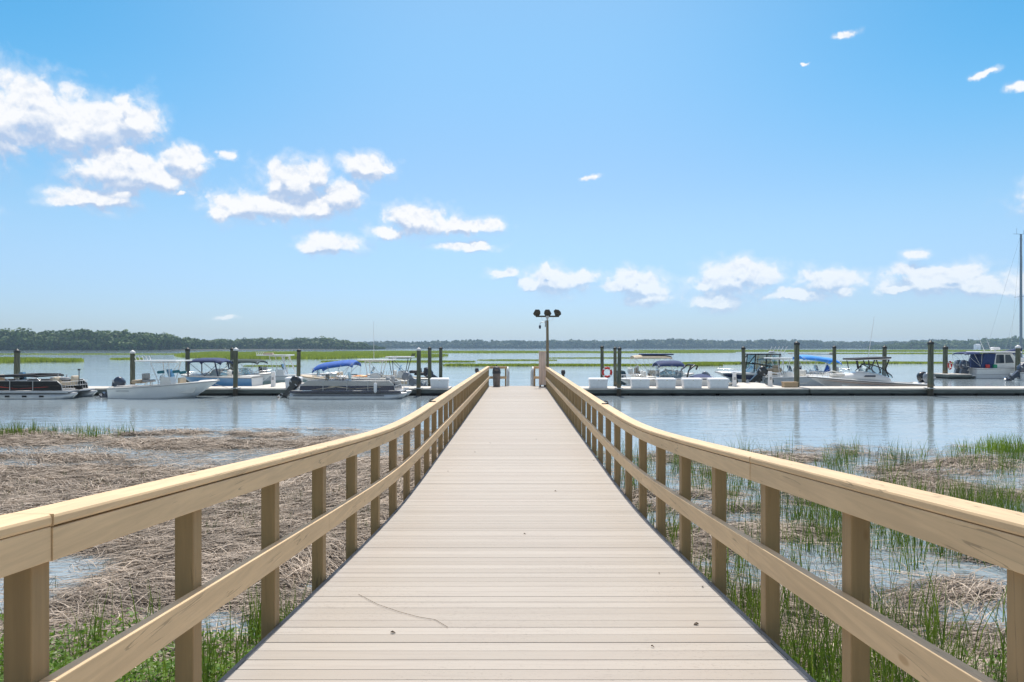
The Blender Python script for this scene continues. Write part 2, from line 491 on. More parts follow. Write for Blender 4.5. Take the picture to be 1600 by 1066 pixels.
M_PCAPW = mat('piling_cap_white', (0.66, 0.67, 0.68), 0.5, var=0.1)
M_DOCKD = mat('dock_concrete_deck', (0.60, 0.56, 0.50), 0.75, var=0.10, scale=3, bump=0.3, dirt=0.15)
M_DOCKS = mat('dock_timber_waler', (0.10, 0.115, 0.105), 0.8, var=0.35, scale=2.0, bump=0.5, bscale=9, stretch=(0.5, 3, 6), dirt=0.6)
M_FLOAT = mat('dock_black_float', (0.012, 0.013, 0.013), 0.7, var=0.2)
M_CRATE = mat('weathered_tan_wood', (0.42, 0.31, 0.19), 0.75, var=0.2, stretch=(0.7, 4, 4), bump=0.3)
M_CHAR = mat('charcoal_plastic', (0.05, 0.05, 0.055), 0.5, var=0.2)
M_CHARG = mat('grey_trash_shell', (0.16, 0.145, 0.14), 0.6, var=0.2, dirt=0.3)
M_KIOSK = mat('pinkish_wood_panel', (0.66, 0.50, 0.41), 0.7, var=0.15, scale=2, stretch=(6, 6, 0.6), bump=0.3, bscale=20)
M_BRONZE = mat('bronze_floodlight', (0.075, 0.066, 0.052), 0.8, 0.0, var=0.2, spec=0.15)
M_LENS = mat('floodlight_lens', (0.55, 0.52, 0.45), 0.15, var=0.05)
M_PPOLE = mat('light_pole_wood', (0.24, 0.19, 0.12), 0.8, var=0.2, stretch=(6, 6, 0.5), bump=0.4, bscale=20)
M_EDGE = mat('grey_edge_strip', (0.17, 0.165, 0.155), 0.75, 0.0, var=0.2)
M_JOIST = mat('dark_joist', (0.09, 0.08, 0.06), 0.85, var=0.25)
M_LEAFD = mat('dry_leaf', (0.10, 0.07, 0.045), 0.8, var=0.3, scale=30)

def glass_mat():
    m = bpy.data.materials.new('tinted_glass'); m.use_nodes = True
    t = NG(m.node_tree)
    for n in list(m.node_tree.nodes): m.node_tree.nodes.remove(n)
    a = t.n('ShaderNodeBsdfTransparent'); a.inputs[0].default_value = (0.55, 0.66, 0.70, 1)
    b = t.n('ShaderNodeBsdfGlossy'); b.inputs[0].default_value = (0.9, 0.95, 1, 1); b.inputs['Roughness'].default_value = 0.04
    fr = t.n('ShaderNodeFresnel'); fr.inputs[0].default_value = 1.5
    k = t.math('MULTIPLY_ADD', fr.outputs[0], 0.9, 0.08, clamp=True)
    ms = t.n('ShaderNodeMixShader'); t.link(k, ms.inputs[0]); t.link(a.outputs[0], ms.inputs[1]); t.link(b.outputs[0], ms.inputs[2])
    o = t.n('ShaderNodeOutputMaterial'); t.link(ms.outputs[0], o.inputs[0])
    return m
M_GLASS = glass_mat()
M_DGLASS = mat('dark_window', (0.03, 0.045, 0.07), 0.08, var=0.1)

def water_mat():
    m = bpy.data.materials.new('estuary_water'); m.use_nodes = True
    t = NG(m.node_tree); b = m.node_tree.nodes['Principled BSDF']
    co = t.n('ShaderNodeTexCoord').outputs['Object']
    n0, _ = t.noise(co, 0.03, 4, 0.6)
    t.link(t.mix(n0, (0.25, 0.315, 0.355), (0.31, 0.37, 0.40)), b.inputs['Base Color'])
    b.inputs['Roughness'].default_value = 0.06
    b.inputs['IOR'].default_value = 1.33
    w1, _ = t.noise(t.vmath('MULTIPLY', co, (0.55, 1.2, 1)), 1.5, 3, 0.55, 0.3)
    w2, _ = t.noise(t.vmath('MULTIPLY', co, (0.7, 1.3, 1)), 5.5, 3, 0.6, 0.2)
    gust, _ = t.noise(t.vmath('MULTIPLY', co, (0.035, 0.14, 1)), 1.0, 4, 0.6)
    amp = t.smooth(gust, 0.30, 0.72, 0.35, 1.0)
    h = t.math('MULTIPLY', t.math('MULTIPLY_ADD', w2, 0.28, w1), amp)
    bn = t.n('ShaderNodeBump'); bn.inputs['Strength'].default_value = 1.0; bn.inputs['Distance'].default_value = 0.034
    t.link(h, bn.inputs['Height']); t.link(bn.outputs[0], b.inputs['Normal'])
    return m

def mud_mat():
    m = bpy.data.materials.new('marsh_mud'); m.use_nodes = True
    t = NG(m.node_tree); b = m.node_tree.nodes['Principled BSDF']
    co = t.n('ShaderNodeTexCoord').outputs['Object']
    n0, _ = t.noise(co, 1.3, 7, 0.65); n1, _ = t.noise(co, 14, 5, 0.65)
    c = t.mix(t.smooth(n0, 0.3, 0.7), (0.035, 0.028, 0.020), (0.085, 0.068, 0.048))
    c = t.mix(t.math('MULTIPLY', t.smooth(n1, 0.5, 0.75), 0.5), c, (0.16, 0.125, 0.085))
    t.link(c, b.inputs['Base Color'])
    t.link(t.smooth(n0, 0.3, 0.7, 0.35, 0.85), b.inputs['Roughness'])
    bn = t.n('ShaderNodeBump'); bn.inputs['Strength'].default_value = 0.8; bn.inputs['Distance'].default_value = 0.02
    t.link(n1, bn.inputs['Height']); t.link(bn.outputs[0], b.inputs['Normal'])
    return m

def deck_mat():
    m = bpy.data.materials.new('composite_deck_boards'); m.use_nodes = True
    t = NG(m.node_tree); b = m.node_tree.nodes['Principled BSDF']
    co = t.n('ShaderNodeTexCoord').outputs['Object']
    ge = t.n('ShaderNodeNewGeometry')
    base = t.mix(ge.outputs['Random Per Island'], (0.388, 0.342, 0.288), (0.462, 0.414, 0.356))
    st, _ = t.noise(t.vmath('MULTIPLY', co, (1.2, 22, 1)), 1.6, 6, 0.65)
    c = t.mix(t.math('MULTIPLY', t.smooth(st, 0.45, 0.72), 0.42), base, (0.33, 0.28, 0.24))
    sp, _ = t.noise(t.vmath('MULTIPLY', co, (24, 60, 1)), 1.6, 4, 0.75)
    reg, _ = t.noise(t.vmath('MULTIPLY', co, (0.55, 1.0, 1)), 1.4, 4, 0.6)
    spk = t.math('MULTIPLY', t.smooth(sp, 0.56, 0.68), t.smooth(reg, 0.38, 0.66))
    c = t.mix(t.math('MULTIPLY', spk, 0.72), c, (0.20, 0.165, 0.135))
    big, _ = t.noise(t.vmath('MULTIPLY', co, (0.5, 0.35, 1)), 1.2, 5, 0.6)
    c = t.mix(t.math('MULTIPLY', t.smooth(big, 0.46, 0.72), 0.42), c, (0.42, 0.36, 0.31))
    t.link(c, b.inputs['Base Color'])
    b.inputs['Roughness'].default_value = 0.55
    b.inputs['Specular IOR Level'].default_value = 0.35
    bn = t.n('ShaderNodeBump'); bn.inputs['Strength'].default_value = 0.25; bn.inputs['Distance'].default_value = 0.003
    t.link(st, bn.inputs['Height']); t.link(bn.outputs[0], b.inputs['Normal'])
    return m

# ------------------------------------------------------------------ setting: water and ground
def graded(lo, hi, dense_lo, dense_hi, step):
    a = list(np.arange(dense_lo, dense_hi + 1e-6, step))
    s, v, up = step, dense_hi, []
    while v < hi: s *= 1.35; v = min(hi, v + s); up.append(v)
    s, v, dn = step, dense_lo, []
    while v > lo: s *= 1.35; v = max(lo, v - s); dn.append(v)
    return np.array(dn[::-1] + a + up)

def shore(x):
    """distance at which the marsh gives way to open water"""
    left = 24.6 + 2.0 * (vnoise(x, 0 * np.asarray(x), 0.35, 3, 4) - 0.5)
    right = 20.2 + 3.5 * (vnoise(x, 0 * np.asarray(x), 0.30, 3, 9) - 0.5)
    k = sstep(-1.5, 2.5, x)
    return left * (1 - k) + right * k
def pudl(x, y):
    """0 in the open puddles, 1 on the mats"""
    v = vnoise(x, y * 1.7, .36, 4, 6)
    return sstep(.39, .49, v + .08 * sstep(13, 6, y) - .05 * sstep(16, 22, y))
def pudr(x, y):
    v = vnoise(x, y * 1.7, .40, 4, 12)
    v = .62 * v + .38 * vnoise(x, y * 1.5, 1.3, 3, 14)
    return sstep(.50, .61, v + .07 * sstep(7, 3, y))
def ground_z(x, y):
    x = np.asarray(x, float); y = np.asarray(y, float)
    near = sstep(7.5, 3.2, y)
    wet = np.where(x < 0, pudl(x, y), pudr(x, y))
    m = WATER - 0.06 + 0.075 * wet + 0.40 * near
    m = m + (vnoise(x, y, 2.2, 3, 2) - 0.5) * 0.05 + (vnoise(x, y * 1.6, 0.42, 4, 1) - 0.5) * 0.08 * near
    k = sstep(-1.2, 2.2, y - shore(x))
    deep = -2.2 + 0 * m
    return m * (1 - k) + deep * k

gx = graded(-3600, 3600, -32, 32, 0.22); gy = graded(-400, 3600, -2, 29, 0.22)
GX, GY = np.meshgrid(gx, gy)
V = np.stack([GX, GY, ground_z(GX, GY)], -1).reshape(-1, 3)
nx_, ny_ = len(gx), len(gy)
I = (np.arange(ny_ - 1)[:, None] * nx_ + np.arange(nx_ - 1)[None]).ravel()
tag(np_mesh('ground', V, np.stack([I, I + 1, I + 1 + nx_, I + nx_], 1), mud_mat(), smooth=True), 'dark wet mud of the salt marsh beside the boardwalk', kind='structure')
V = np.stack([GX[::8, ::8], GY[::8, ::8], np.full(GX[::8, ::8].shape, WATER)], -1)
wy, wx = V.shape[:2]
V[0, :, 1] = -400; V[-1, :, 1] = 3600; V[:, 0, 0] = -3600; V[:, -1, 0] = 3600
I = (np.arange(wy - 1)[:, None] * wx + np.arange(wx - 1)[None]).ravel()
tag(np_mesh('water', V.reshape(-1, 3), np.stack([I, I + 1, I + 1 + wx, I + wx], 1), water_mat(), smooth=True), 'calm blue grey tidal river reaching the far shore', kind='structure')

# ------------------------------------------------------------------ boardwalk
END = 37.3
def zd(y):
    k = 0.9
    return 0.0765 * k * math.log(1 + math.exp((8.65 - y) / k))
walk = empty('boardwalk', (0, 0, 0), 0, 'long straight boardwalk of pale composite boards running out to the floating docks', 'boardwalk')
b = MB()
pitch, bw = 0.1345, 0.1305
y = -1.2
rr = random.Random(2)
while y < END - 0.12:
    yc = y + bw / 2
    s = math.atan2(zd(yc + .07) - zd(yc - .07), 0.14)
    b.box((rr.uniform(-0.004, 0.004), yc, zd(yc) - 0.0125 + rr.uniform(-0.0012, 0.0012)), (3.0 + rr.uniform(0, .006), bw - rr.uniform(0, .0012), 0.025), (s, 0, 0))
    y += pitch
b.build('deck', deck_mat(), walk, bevel=0.003)
def strip(b, x0, x1, z0, z1, ya, yb, step=0.5, zf=zd):
    n = max(1, int((yb - ya) / step))
    rings = []
    for i in range(n + 1):
        yy = ya + (yb - ya) * i / n
        z = zf(yy)
        rings.append([Vector((x0, yy, z + z0)), Vector((x1, yy, z + z0)), Vector((x1, yy, z + z1)), Vector((x0, yy, z + z1))])
    b.loft(rings, True, True, smooth=False)
for s in (-1, 1):
    e = MB(); strip(e, *sorted((s * 1.503, s * 1.530)), -0.14, -0.002, -1.2, END); e.build('edge_strip', M_EDGE, walk)
    j = MB(); strip(j, *sorted((s * 1.36, s * 1.44)), -0.34, -0.032, -1.2, END); j.build('stringer', M_JOIST, walk)
for yy in np.arange(1.0, 37.5, 3.6):
    c = MB(); c.box((0, yy, zd(yy) - 0.44), (3.0, 0.14, 0.2)); c.build('cross_beam', M_JOIST, walk)
    for s in (-1, 1):
        c = MB(); c.tube([(s * 1.25, yy + .2, zd(yy) - .36), (s * 1.25, yy + .2, -2.4)], 0.13, 10); c.build('support_pile', M_PILE, walk)

PITCH_POST = 1.085
POSTS = [2.163 + PITCH_POST * i - PITCH_POST for i in range(34)]
POSTS = [p for p in POSTS if p < END - 0.35] + [END - 0.1]
def handrail(side, label):
    root = empty('handrail', (0, 0, 0), 0, label, 'handrail', 'handrails of the boardwalk')
    q = random.Random(5 + side)
    for yy in POSTS:
        if side > 0 and yy < END - 0.2: yy -= 0.10
        p = MB()
        z = zd(yy)
        zt, zb = z + 1.028, z - 0.42
        dx = q.uniform(-.003, .003)
        p.hexa([(side * (1.54 + a) + dx, yy - .0 + c, zb) for a, c in ((0, 0), (.09, 0), (.09, .09), (0, .09))][::side],
               [(side * (1.54 + a) + dx + q.uniform(-.002, .002), yy + c, zt + (zd(yy + c) - z)) for a, c in ((0, 0), (.09, 0), (.09, .09), (0, .09))][::side])
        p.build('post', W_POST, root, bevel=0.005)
    first = 2.2 if side < 0 else 1.2
    joints = [0.0] + [first + 3.195 * i for i in range(12)]
    joints = [j for j in joints if j < END - 1.5] + [END]
    cap, top, mid = MB(), MB(), MB()
    for i in range(len(joints) - 1):
        a, c = joints[i] + 0.0018, joints[i + 1] - 0.0018
        o = q.uniform(-.0025, .0025)
        strip(cap, *sorted((side * (1.496 + o), side * (1.655 + o))), 1.030, 1.070, a, c)
        strip(top, *sorted((side * (1.499 + o), side * (1.539 + o))), 0.918, 1.027 + o, a, c)
        o = q.uniform(-.0025, .0025)
        strip(mid, *sorted((side * (1.484 + o), side * (1.539 + o))), 0.395, 0.533, a, c)
    cap.build('cap_rail', W_RAIL, root, bevel=0.011)
    top.build('top_rail', W_RAIL, root, bevel=0.004)
    mid.build('mid_rail', W_RAIL, root, bevel=0.004)
    for yy in ((12.9, 28.5) if side < 0 else (12.4,)):
        k = MB()
        k.box((side * 1.60, yy, zd(yy) + 1.078), (0.12, 0.07, 0.014)).tube([(side * 1.64, yy - .05, zd(yy) + 1.082), (side * 1.64, yy - .02, zd(yy) + 1.118), (side * 1.60, yy + .06, zd(yy) + 1.122)], 0.013, 8)
        k.build('rail_bracket', M_RUBR, root)
    return root
handrail(-1, 'beige painted timber handrail along the left edge of the boardwalk')
handrail(1, 'beige painted timber handrail along the right edge of the boardwalk')

def end_guard(x0, x1, px_, label):
    root = empty('end_railing', (0, END, 0), 0, label, 'railing', 'short railings closing the boardwalk end')
    p = MB(); p.box((px_, -0.05, 0.5), (0.09, 0.09, 1.05)); p.build('post', W_POST, root, bevel=0.005)
    for nm, z, h in (('top_rail', 0.985, 0.09), ('mid_rail', 0.46, 0.14)):
        b = MB(); b.box(((x0 + x1) / 2, -0.12, z), (x1 - x0, 0.04, h)); b.build(nm, W_CROSS, root, bevel=0.004)
    b = MB(); b.box(((x0 + x1) / 2, -0.08, 1.05), (x1 - x0, 0.15, 0.038)); b.build('cap_rail', W_CROSS, root, bevel=0.008)
end_guard(-1.475, -0.56, -0.62, 'short beige railing behind the trash can at the boardwalk end')
end_guard(0.90, 1.475, 0.95, 'short beige railing behind the tall cabinet at the boardwalk end')

# gangway down to the docks
gw = empty('gangway', (0.18, END + 0.02, 0), 0, 'grey metal gangway sloping from the boardwalk end down to the floating dock', 'gangway')
GL = 5.2
def gz(t): return -0.005 - 0.40 * t
b = MB(); b.hexa([(-.62, 0, -.09), (.62, 0, -.09), (.62, GL, gz(1) - .09), (-.62, GL, gz(1) - .09)], [(-.62, 0, -.02), (.62, 0, -.02), (.62, GL, gz(1) - .02), (-.62, GL, gz(1) - .02)])
b.build('walkway_plate', M_ALU, gw)
for s in (-1, 1):
    b = MB()
    pts = [(s * .69, 0.0, 0.05), (s * .69, 0.02, 0.78), (s * .69, 0.14, 0.96), (s * .69, 0.36, 1.02), (s * .69, GL, gz(1) + 1.0), (s * .69, GL + .02, gz(1) + .05)]
    b.tube(pts, 0.035, 8); b.tube([(s * .69, 0, .02), (s * .69, GL, gz(1) + .02)], 0.04, 8); b.tube([(s * .69, .05, .52), (s * .69, GL, gz(1) + .52)], 0.025, 8)
    for i in range(1, 6):
        t = i / 6; b.tube([(s * .69, GL * t, gz(t)), (s * .69, GL * t, gz(t) + 1.01)], 0.022, 6)
    b.build('truss_rail', M_ALU, gw)
    b = MB(); b.hexa([(s * .66 - .012, .04, .1), (s * .66 + .012, .04, .1), (s * .66 + .012, .62, .06), (s * .66 - .012, .62, .06)], [(s * .66 - .012, .05, .76), (s * .66 + .012, .05, .76), (s * .66 + .012, .62, .93), (s * .66 - .012, .62, .93)])
    b.build('kick_panel', mat('grey_panel', (0.33, 0.35, 0.38), 0.5), gw)

# things at the boardwalk end
tcn = empty('trash_can', (-1.10, 36.55, 0.0), 0, 'round dark trash can with black domed lid at the left of the boardwalk end', 'trash can')
b = MB(); b.lathe([(.17, 0), (.185, .02), (.205, .68), (.21, .70)], n=24); b.build('body', M_CHARG, tcn)
b = MB(); b.lathe([(.225, .70), (.225, .80), (.20, .805)], n=24); b.build('rim', M_CHAR, tcn)
b = MB(); b.lathe([(.215, .80), (.21, .90), (.18, 1.0), (.11, 1.07), (.03, 1.09), (.025, 1.11), (.04, 1.14), (.03, 1.17), (.002, 1.18)], n=24); lid = b.build('lid', M_CHAR, tcn)
b = MB(); b.rbox((.0, -.205, .90), (.22, .03, .12), .02); b.build('flap', M_CHARG, lid)

kb = empty('utility_cabinet', (1.35, 36.45, 0), 0, 'tall narrow pinkish brown cabinet standing beside the light pole', 'cabinet')
b = MB(); b.box((0, 0, .98), (.37, .30, 1.76)); b.build('body', M_KIOSK, kb, bevel=.008)
b = MB(); b.box((0, -.158, .98), (.31, .014, 1.62)); dr = b.build('door', M_KIOSK, kb, bevel=.004)
b = MB(); b.tube([(.12, -.175, .92), (.12, -.19, .98), (.12, -.175, 1.04)], .008, 6); b.build('handle', M_STEEL, dr)
b = MB(); b.box((0, 0, 1.875), (.42, .35, .03)); b.build('top', M_KIOSK, kb, bevel=.006)
for s in (-1, 1):
    b = MB(); b.box((s * .12, 0, .05), (.09, .24, .1)); b.build('foot', M_CHAR, kb)

lp = empty('light_pole', (1.62, 36.62, 0), 0, 'wooden light pole carrying three floodlights at the right of the boardwalk end', 'light pole')
b = MB(); b.tube([(0.09, 0, -.9), (0.02, 0, 1.2), (0, 0, 3.55)], [.085, .078, .068], 12); b.build('pole', M_PPOLE, lp)
b = MB(); b.tube([(0, 0, 3.50), (0, 0, 3.84)], .045, 10); b.box((0, 0, 3.72), (.16, .14, .14)); b.build('mount', M_ALU, lp)
b = MB(); b.box((0, -.03, 3.765), (1.26, .07, .085)); b.build('crossarm', M_BRONZE, lp, bevel=.02)
for i, (x, yaw, tl) in enumerate(((-.55, .12, 0), (0.01, -.15, 0), (.52, -.5, .3))):
    m_ = Matrix.Translation((x, -.03, 3.97)) @ Euler((-.5, tl * .5, yaw)).to_matrix().to_4x4()
    b = MB(); rings = []
    for (yy, k) in ((-.17, .62), (-.13, .80), (.10, 1.0), (.15, 1.0)):
        rings.append([m_ @ Vector((px_ * k, yy, pz_ * k)) for px_, pz_ in ((-.20, .0), (-.13, .135), (.13, .135), (.20, .0), (.12, -.12), (-.12, -.12))])
    b.loft(rings, smooth=False); fl = b.build('floodlight', M_BRONZE, lp)
    b = MB(); b.add([m_ @ Vector((px_, .151, pz_)) for px_, pz_ in ((-.15, .0), (-.10, .10), (.10, .10), (.15, .0), (.09, -.09), (-.09, -.09))] + [m_ @ Vector((px_, .158, pz_)) for px_, pz_ in ((-.15, .0), (-.10, .10), (.10, .10), (.15, .0), (.09, -.09), (-.09, -.09))], [(0, 1, 2, 3, 4, 5), (11, 10, 9, 8, 7, 6)] + [(k, (k + 1) % 6, (k + 1) % 6 + 6, k + 6) for k in range(6)]); b.build('lens', M_LENS, fl)
    b = MB(); b.tube([(x, -.03, 3.79), (x, -.03, 3.90)], .045, 8); b.build('yoke', M_BRONZE, fl)
b = MB(); b.tube([(-.03, -.06, 3.40), (-.14, -.08, 3.45), (-.30, -.10, 3.45), (-.385, -.10, 3.40), (-.40, -.10, 3.28)], .018, 8); cm = b.build('camera_arm', M_ALU, lp)
b = MB(); b.lathe([(.05, .12), (.062, .10), (.062, .02), (.055, -.02), (.035, -.06), (.004, -.075)], (-.40, -.10, 3.16), 14); b.build('dome_camera', M_NAVYH, cm)
b = MB(); b.box((-.09, -.09, 3.36), (.09, .07, .34)); b.build('junction_box', mat('galvanised_box', (.42, .43, .43), .5, .3), lp)
for s in (-1, 1):
    b = MB(); b.tube([(s * .04, -.06, 3.62), (s * .16, -.09, 3.50), (s * .28, -.08, 3.58), (s * .33, -.05, 3.76)], .008, 5); b.build('cable', M_WHT, lp)

for (px, d, lab) in ((745, 30.0, 'dark ball topped post outside the left handrail near its far end'), (880, 27.5, 'dark ball topped post outside the right handrail near its far end')):
    r_ = empty('ball_topped_post', (PX(px, d), d, 0), 0, lab, 'post', 'ball topped posts beside the handrails')
    b = MB(); b.tube([(0, 0, -2.2), (0, 0, 1.0)], .055, 10); b.build('shaft', M_PILE, r_)
    b = MB(); b.lathe([(.04, .96), (.055, 1.0), (.08, 1.04), (.09, 1.10), (.075, 1.17), (.035, 1.20), (.002, 1.205)], n=16); b.build('ball_cap', M_CHAR, r_)

# leaf bits and twigs blown on to the boards
for i, (px, py) in enumerate([(868, 768), (1180 // 2 + 440, 897), (1088, 977), (598, 803), (1020, 1012), (700, 737), (614, 990), (838, 687), (766, 693), (928, 720), (820, 835), (742, 707), (1098, 918), (560, 845)]):
    d = 5.0
    for _ in range(12): d = (CAMZ - zd(d)) * F / (py - 543)
    rr = random.Random(i)
    b = MB(); L = rr.uniform(.009, .020); wd = L * rr.uniform(.3, .55); a = rr.uniform(0, 6)
    pts = [(-L, 0, .004), (-.3 * L, wd, .010), (.5 * L, .8 * wd, .013), (L, 0, .006), (.4 * L, -.8 * wd, .012), (-.3 * L, -wd, .007)]
    b.add(pts + [(p[0], p[1], p[2] - .003) for p in pts], [(0, 5, 4, 3, 2, 1), (6, 7, 8, 9, 10, 11)] + [(k, (k + 1) % 6, (k + 1) % 6 + 6, k + 6) for k in range(6)])
    o = b.build('dry_leaf', M_LEAFD, None, loc=(PX(px, d), d, zd(d) + .002)); o.rotation_euler = (-math.atan(.072 if d < 8 else 0), 0, a)
    tag(o, 'small dry brown leaf bit lying on the pale deck boards', 'leaf', 'dry leaf bits on the boardwalk')
def deck_pt(px, py):
    d = 5.0
    for _ in range(12): d = (CAMZ - zd(d)) * F / (py - 543)
    return (PX(px, d), d, zd(d) + .007)
b = MB(); b.tube([deck_pt(x, y) for x, y in ((560, 930), (590, 946), (625, 958), (655, 966), (680, 970), (700, 982))], .0016, 5); tag(b.build('dry_stalk', mat('pale_dry_stalk', (.22, .17, .12), .8)), 'long thin dry stalk lying across the deck boards', 'stalk')

# ------------------------------------------------------------------ floating docks, pilings, dock furniture
DECKZ = -0.42
DH = DECKZ - WATER
def dock(x0, x1, y0, y1, label, name='floating_dock', grp='floating dock sections'):
    r = empty(name, ((x0 + x1) / 2, (y0 + y1) / 2, WATER), 0, label, 'dock', grp)
    w, l = x1 - x0, y1 - y0
    b = MB()
    along_x = w > l
    n = max(1, int((w if along_x else l) / 2.4))
    for i in range(n):
        if along_x: b.box((-w / 2 + (i + .5) * w / n, 0, DH - .045), (w / n - .012, l - .02, .09))
        else: b.box((0, -l / 2 + (i + .5) * l / n, DH - .045), (w - .02, l / n - .012, .09))
    b.build('deck', M_DOCKD, r, bevel=.006)
    b = MB()
    for s in (-1, 1):
        b.box((0, s * (l / 2 - .03), DH - .20), (w, .07, .22)); b.box((s * (w / 2 - .03), 0, DH - .20), (.07, l - .16, .22))
    b.build('waler', M_DOCKS, r, bevel=.008)
    b = MB()
    for i in range(n):
        if along_x: b.box((-w / 2 + (i + .5) * w / n, 0, .02), (w / n - .25, l - .14, .24))
        else: b.box((0, -l / 2 + (i + .5) * l / n, .02), (w - .14, l / n - .25, .24))
    b.build('float', M_FLOAT, r)
    return r
dock(-36, -20.5, 42.0, 44.3, 'dock section behind the black pontoon boat at the far left')
dock(-20.4, -4.2, 42.0, 44.3, 'dock section behind the pontoon boat with blue bimini')
dock(-4.1, 3.9, 42.0, 44.3, 'dock section where the gangway lands beyond the boardwalk end')
dock(4.0, 17.95, 42.0, 44.3, 'dock section carrying the white dock boxes right of the boardwalk')
dock(18.05, 38.5, 42.0, 44.3, 'dock section alongside the white cruiser with black hardtop')
dock(-17.0, -14.8, 44.35, 49.2, 'finger dock behind the white pedestal, left of the boardwalk')
dock(14.6, 17.2, 44.35, 49.0, 'finger dock with the power pedestals, right of the boardwalk')
dock(40.6, 42.8, 64.2, 67.2, 'small far dock end holding a piling and red life ring')
dock(47.9, 60.0, 62.6, 64.8, 'far dock section at the right edge beside the raised outboard')

def piling(px, dpx, d, ytop, cap, label):
    rad = dpx * d / F / 2
    r = empty('piling', (PX(px, d), d, WATER), 0, label, 'piling', 'mooring pilings of the marina')
    top = CAMZ - (ytop - 543) * d / F - WATER
    rr = random.Random(px)
    lean = rr.uniform(-.045, .045)
    b = MB(); b.tube([(-lean, 0, -1.5), (0, 0, .2), (lean * .5, 0, top * .5), (lean, 0, top - rad * 1.1)], [rad * 1.03, rad * 1.03, rad, rad * .95], 14); b.build('shaft', M_PILE, r)
    b = MB(); b.lathe([(rad * 1.12, top - rad * 1.5), (rad * 1.14, top - rad * .85), (rad * .9, top - rad * .6), (rad * .12, top)], (lean, 0, 0), 16); b.build('cap', M_PCAPW if cap else M_PCAP, r)
for a in [
    (26, 8.2, 44.9, 545, 0, 'tall piling behind the black pontoon boat, first from the left'),
    (207, 7.2, 44.75, 547, 1, 'white capped piling behind the outboard of the white centre console'),
    (293, 6.8, 50.0, 543, 0, 'dark piling behind the blue hulled runabout bow'),
    (362, 5.6, 51.5, 543, 0, 'thin far piling half hidden by the white capped dock edge piling'),
    (367.5, 6.8, 41.8, 543, 1, 'white capped piling at the dock edge in front of the blue runabout'),
    (466, 6.0, 48.0, 545, 0, 'dark piling left of the bright blue bimini'),
    (654, 6.6, 41.8, 543, 1, 'white capped piling at the dock edge left of the boardwalk rail'),
    (671.5, 5.8, 47.0, 542, 0, 'middle of the three pilings left of the boardwalk end'),
    (688.5, 5.4, 50.0, 542, 0, 'rightmost thin piling of the three left of the boardwalk end'),
    (941, 5.4, 47.5, 540, 0, 'thin piling with the red life ring right of the boardwalk end'),
    (961.3, 5.2, 44.65, 542, 0, 'back piling of the close pair right of the boardwalk end'),
    (967, 6.2, 41.8, 542, 0, 'front piling of the close pair, standing at the dock edge'),
    (1162.5, 6.2, 49.3, 541, 0, 'piling in front of the cruiser with black enclosure'),
    (1245, 8.0, 43.6, 533, 0, 'thick tall piling beside the tan wooden box on the dock'),
    (1304, 5.8, 50.0, 540, 0, 'piling behind the end of the bright blue bimini'),
    (1381.5, 6.4, 48.2, 540, 0, 'piling right behind the black hardtop'),
    (1454, 8.4, 41.8, 532, 0, 'tall mottled piling at the dock edge by the twin outboards'),
    (1477, 7.0, 66.0, 540, 0, 'far piling with a life ring left of the white cabin boat'),
    (1590.5, 7.0, 64.0, 539, 1, 'far white capped piling at the right edge under the sail cover')]:
    piling(*a)

def pile_guide(px, d, label):
    r = empty('pile_guide', (PX(px, d), d, DECKZ), 0, label, 'pile guide', 'steel hoops holding dock to pilings')
    b = MB(); b.torus((0, 0, .03), .24, .025, 20, 8, 'z'); b.build('hoop', M_ALU, r)
    b = MB(); b.box((0, .30, .03), (.40, .16, .05)); b.build('bracket', M_ALU, r)
pile_guide(367.5, 41.8, 'steel hoop round the dock edge piling before the blue runabout')
pile_guide(654, 41.8, 'steel hoop round the dock edge piling left of the boardwalk rail')
pile_guide(967, 41.8, 'steel hoop round the front piling of the close pair')
pile_guide(1454, 41.8, 'steel hoop round the tall mottled piling by the twin outboards')

def dock_box(px, d, w, h, label):
    r = empty('dock_box', (PX(px, d), d, DECKZ), 0, label, 'dock box', 'white fibreglass dock boxes')
    b = MB()
    b.hexa([(-w * .46, -.27, 0), (w * .46, -.27, 0), (w * .46, .30, 0), (-w * .46, .30, 0)], [(-w * .49, -.30, h - .09), (w * .49, -.30, h - .09), (w * .49, .33, h - .09), (-w * .49, .33, h - .09)])
    b.build('base', M_BOX, r, bevel=.02)
    b = MB(); b.hexa([(-w * .52, -.335, h - .10), (w * .52, -.335, h - .10), (w * .52, .36, h - .10), (-w * .52, .36, h - .10)], [(-w * .50, -.31, h - .03), (w * .50, -.31, h - .03), (w * .48, .33, h + .03), (-w * .48, .33, h + .03)])
    ld = b.build('lid', M_BOX, r, bevel=.02)
    b = MB(); b.box((0, -.345, h - .10), (.07, .02, .06)); b.build('latch', M_STEEL, ld)
for px, w, lab in ((934.5, 1.16, 'dock box nearest the boardwalk on its right, first of five'), (1000, 1.16, 'dock box just right of the paired pilings, second of five'), (1040.5, 1.16, 'middle dock box of the five in a row'), (1081, 1.18, 'fourth dock box of the five, counted away from the boardwalk'), (1122, 1.22, 'fifth dock box of the row, next to the power pedestal')):
    dock_box(px, 42.45, w, .60, 'white ' + lab)
dock_box(687, 42.5, 1.14, .60, 'white dock box at the boardwalk rail, right of the three pilings')
dock_box(459, 42.5, .92, .66, 'white dock box behind the black outboard of the blue bimini pontoon')

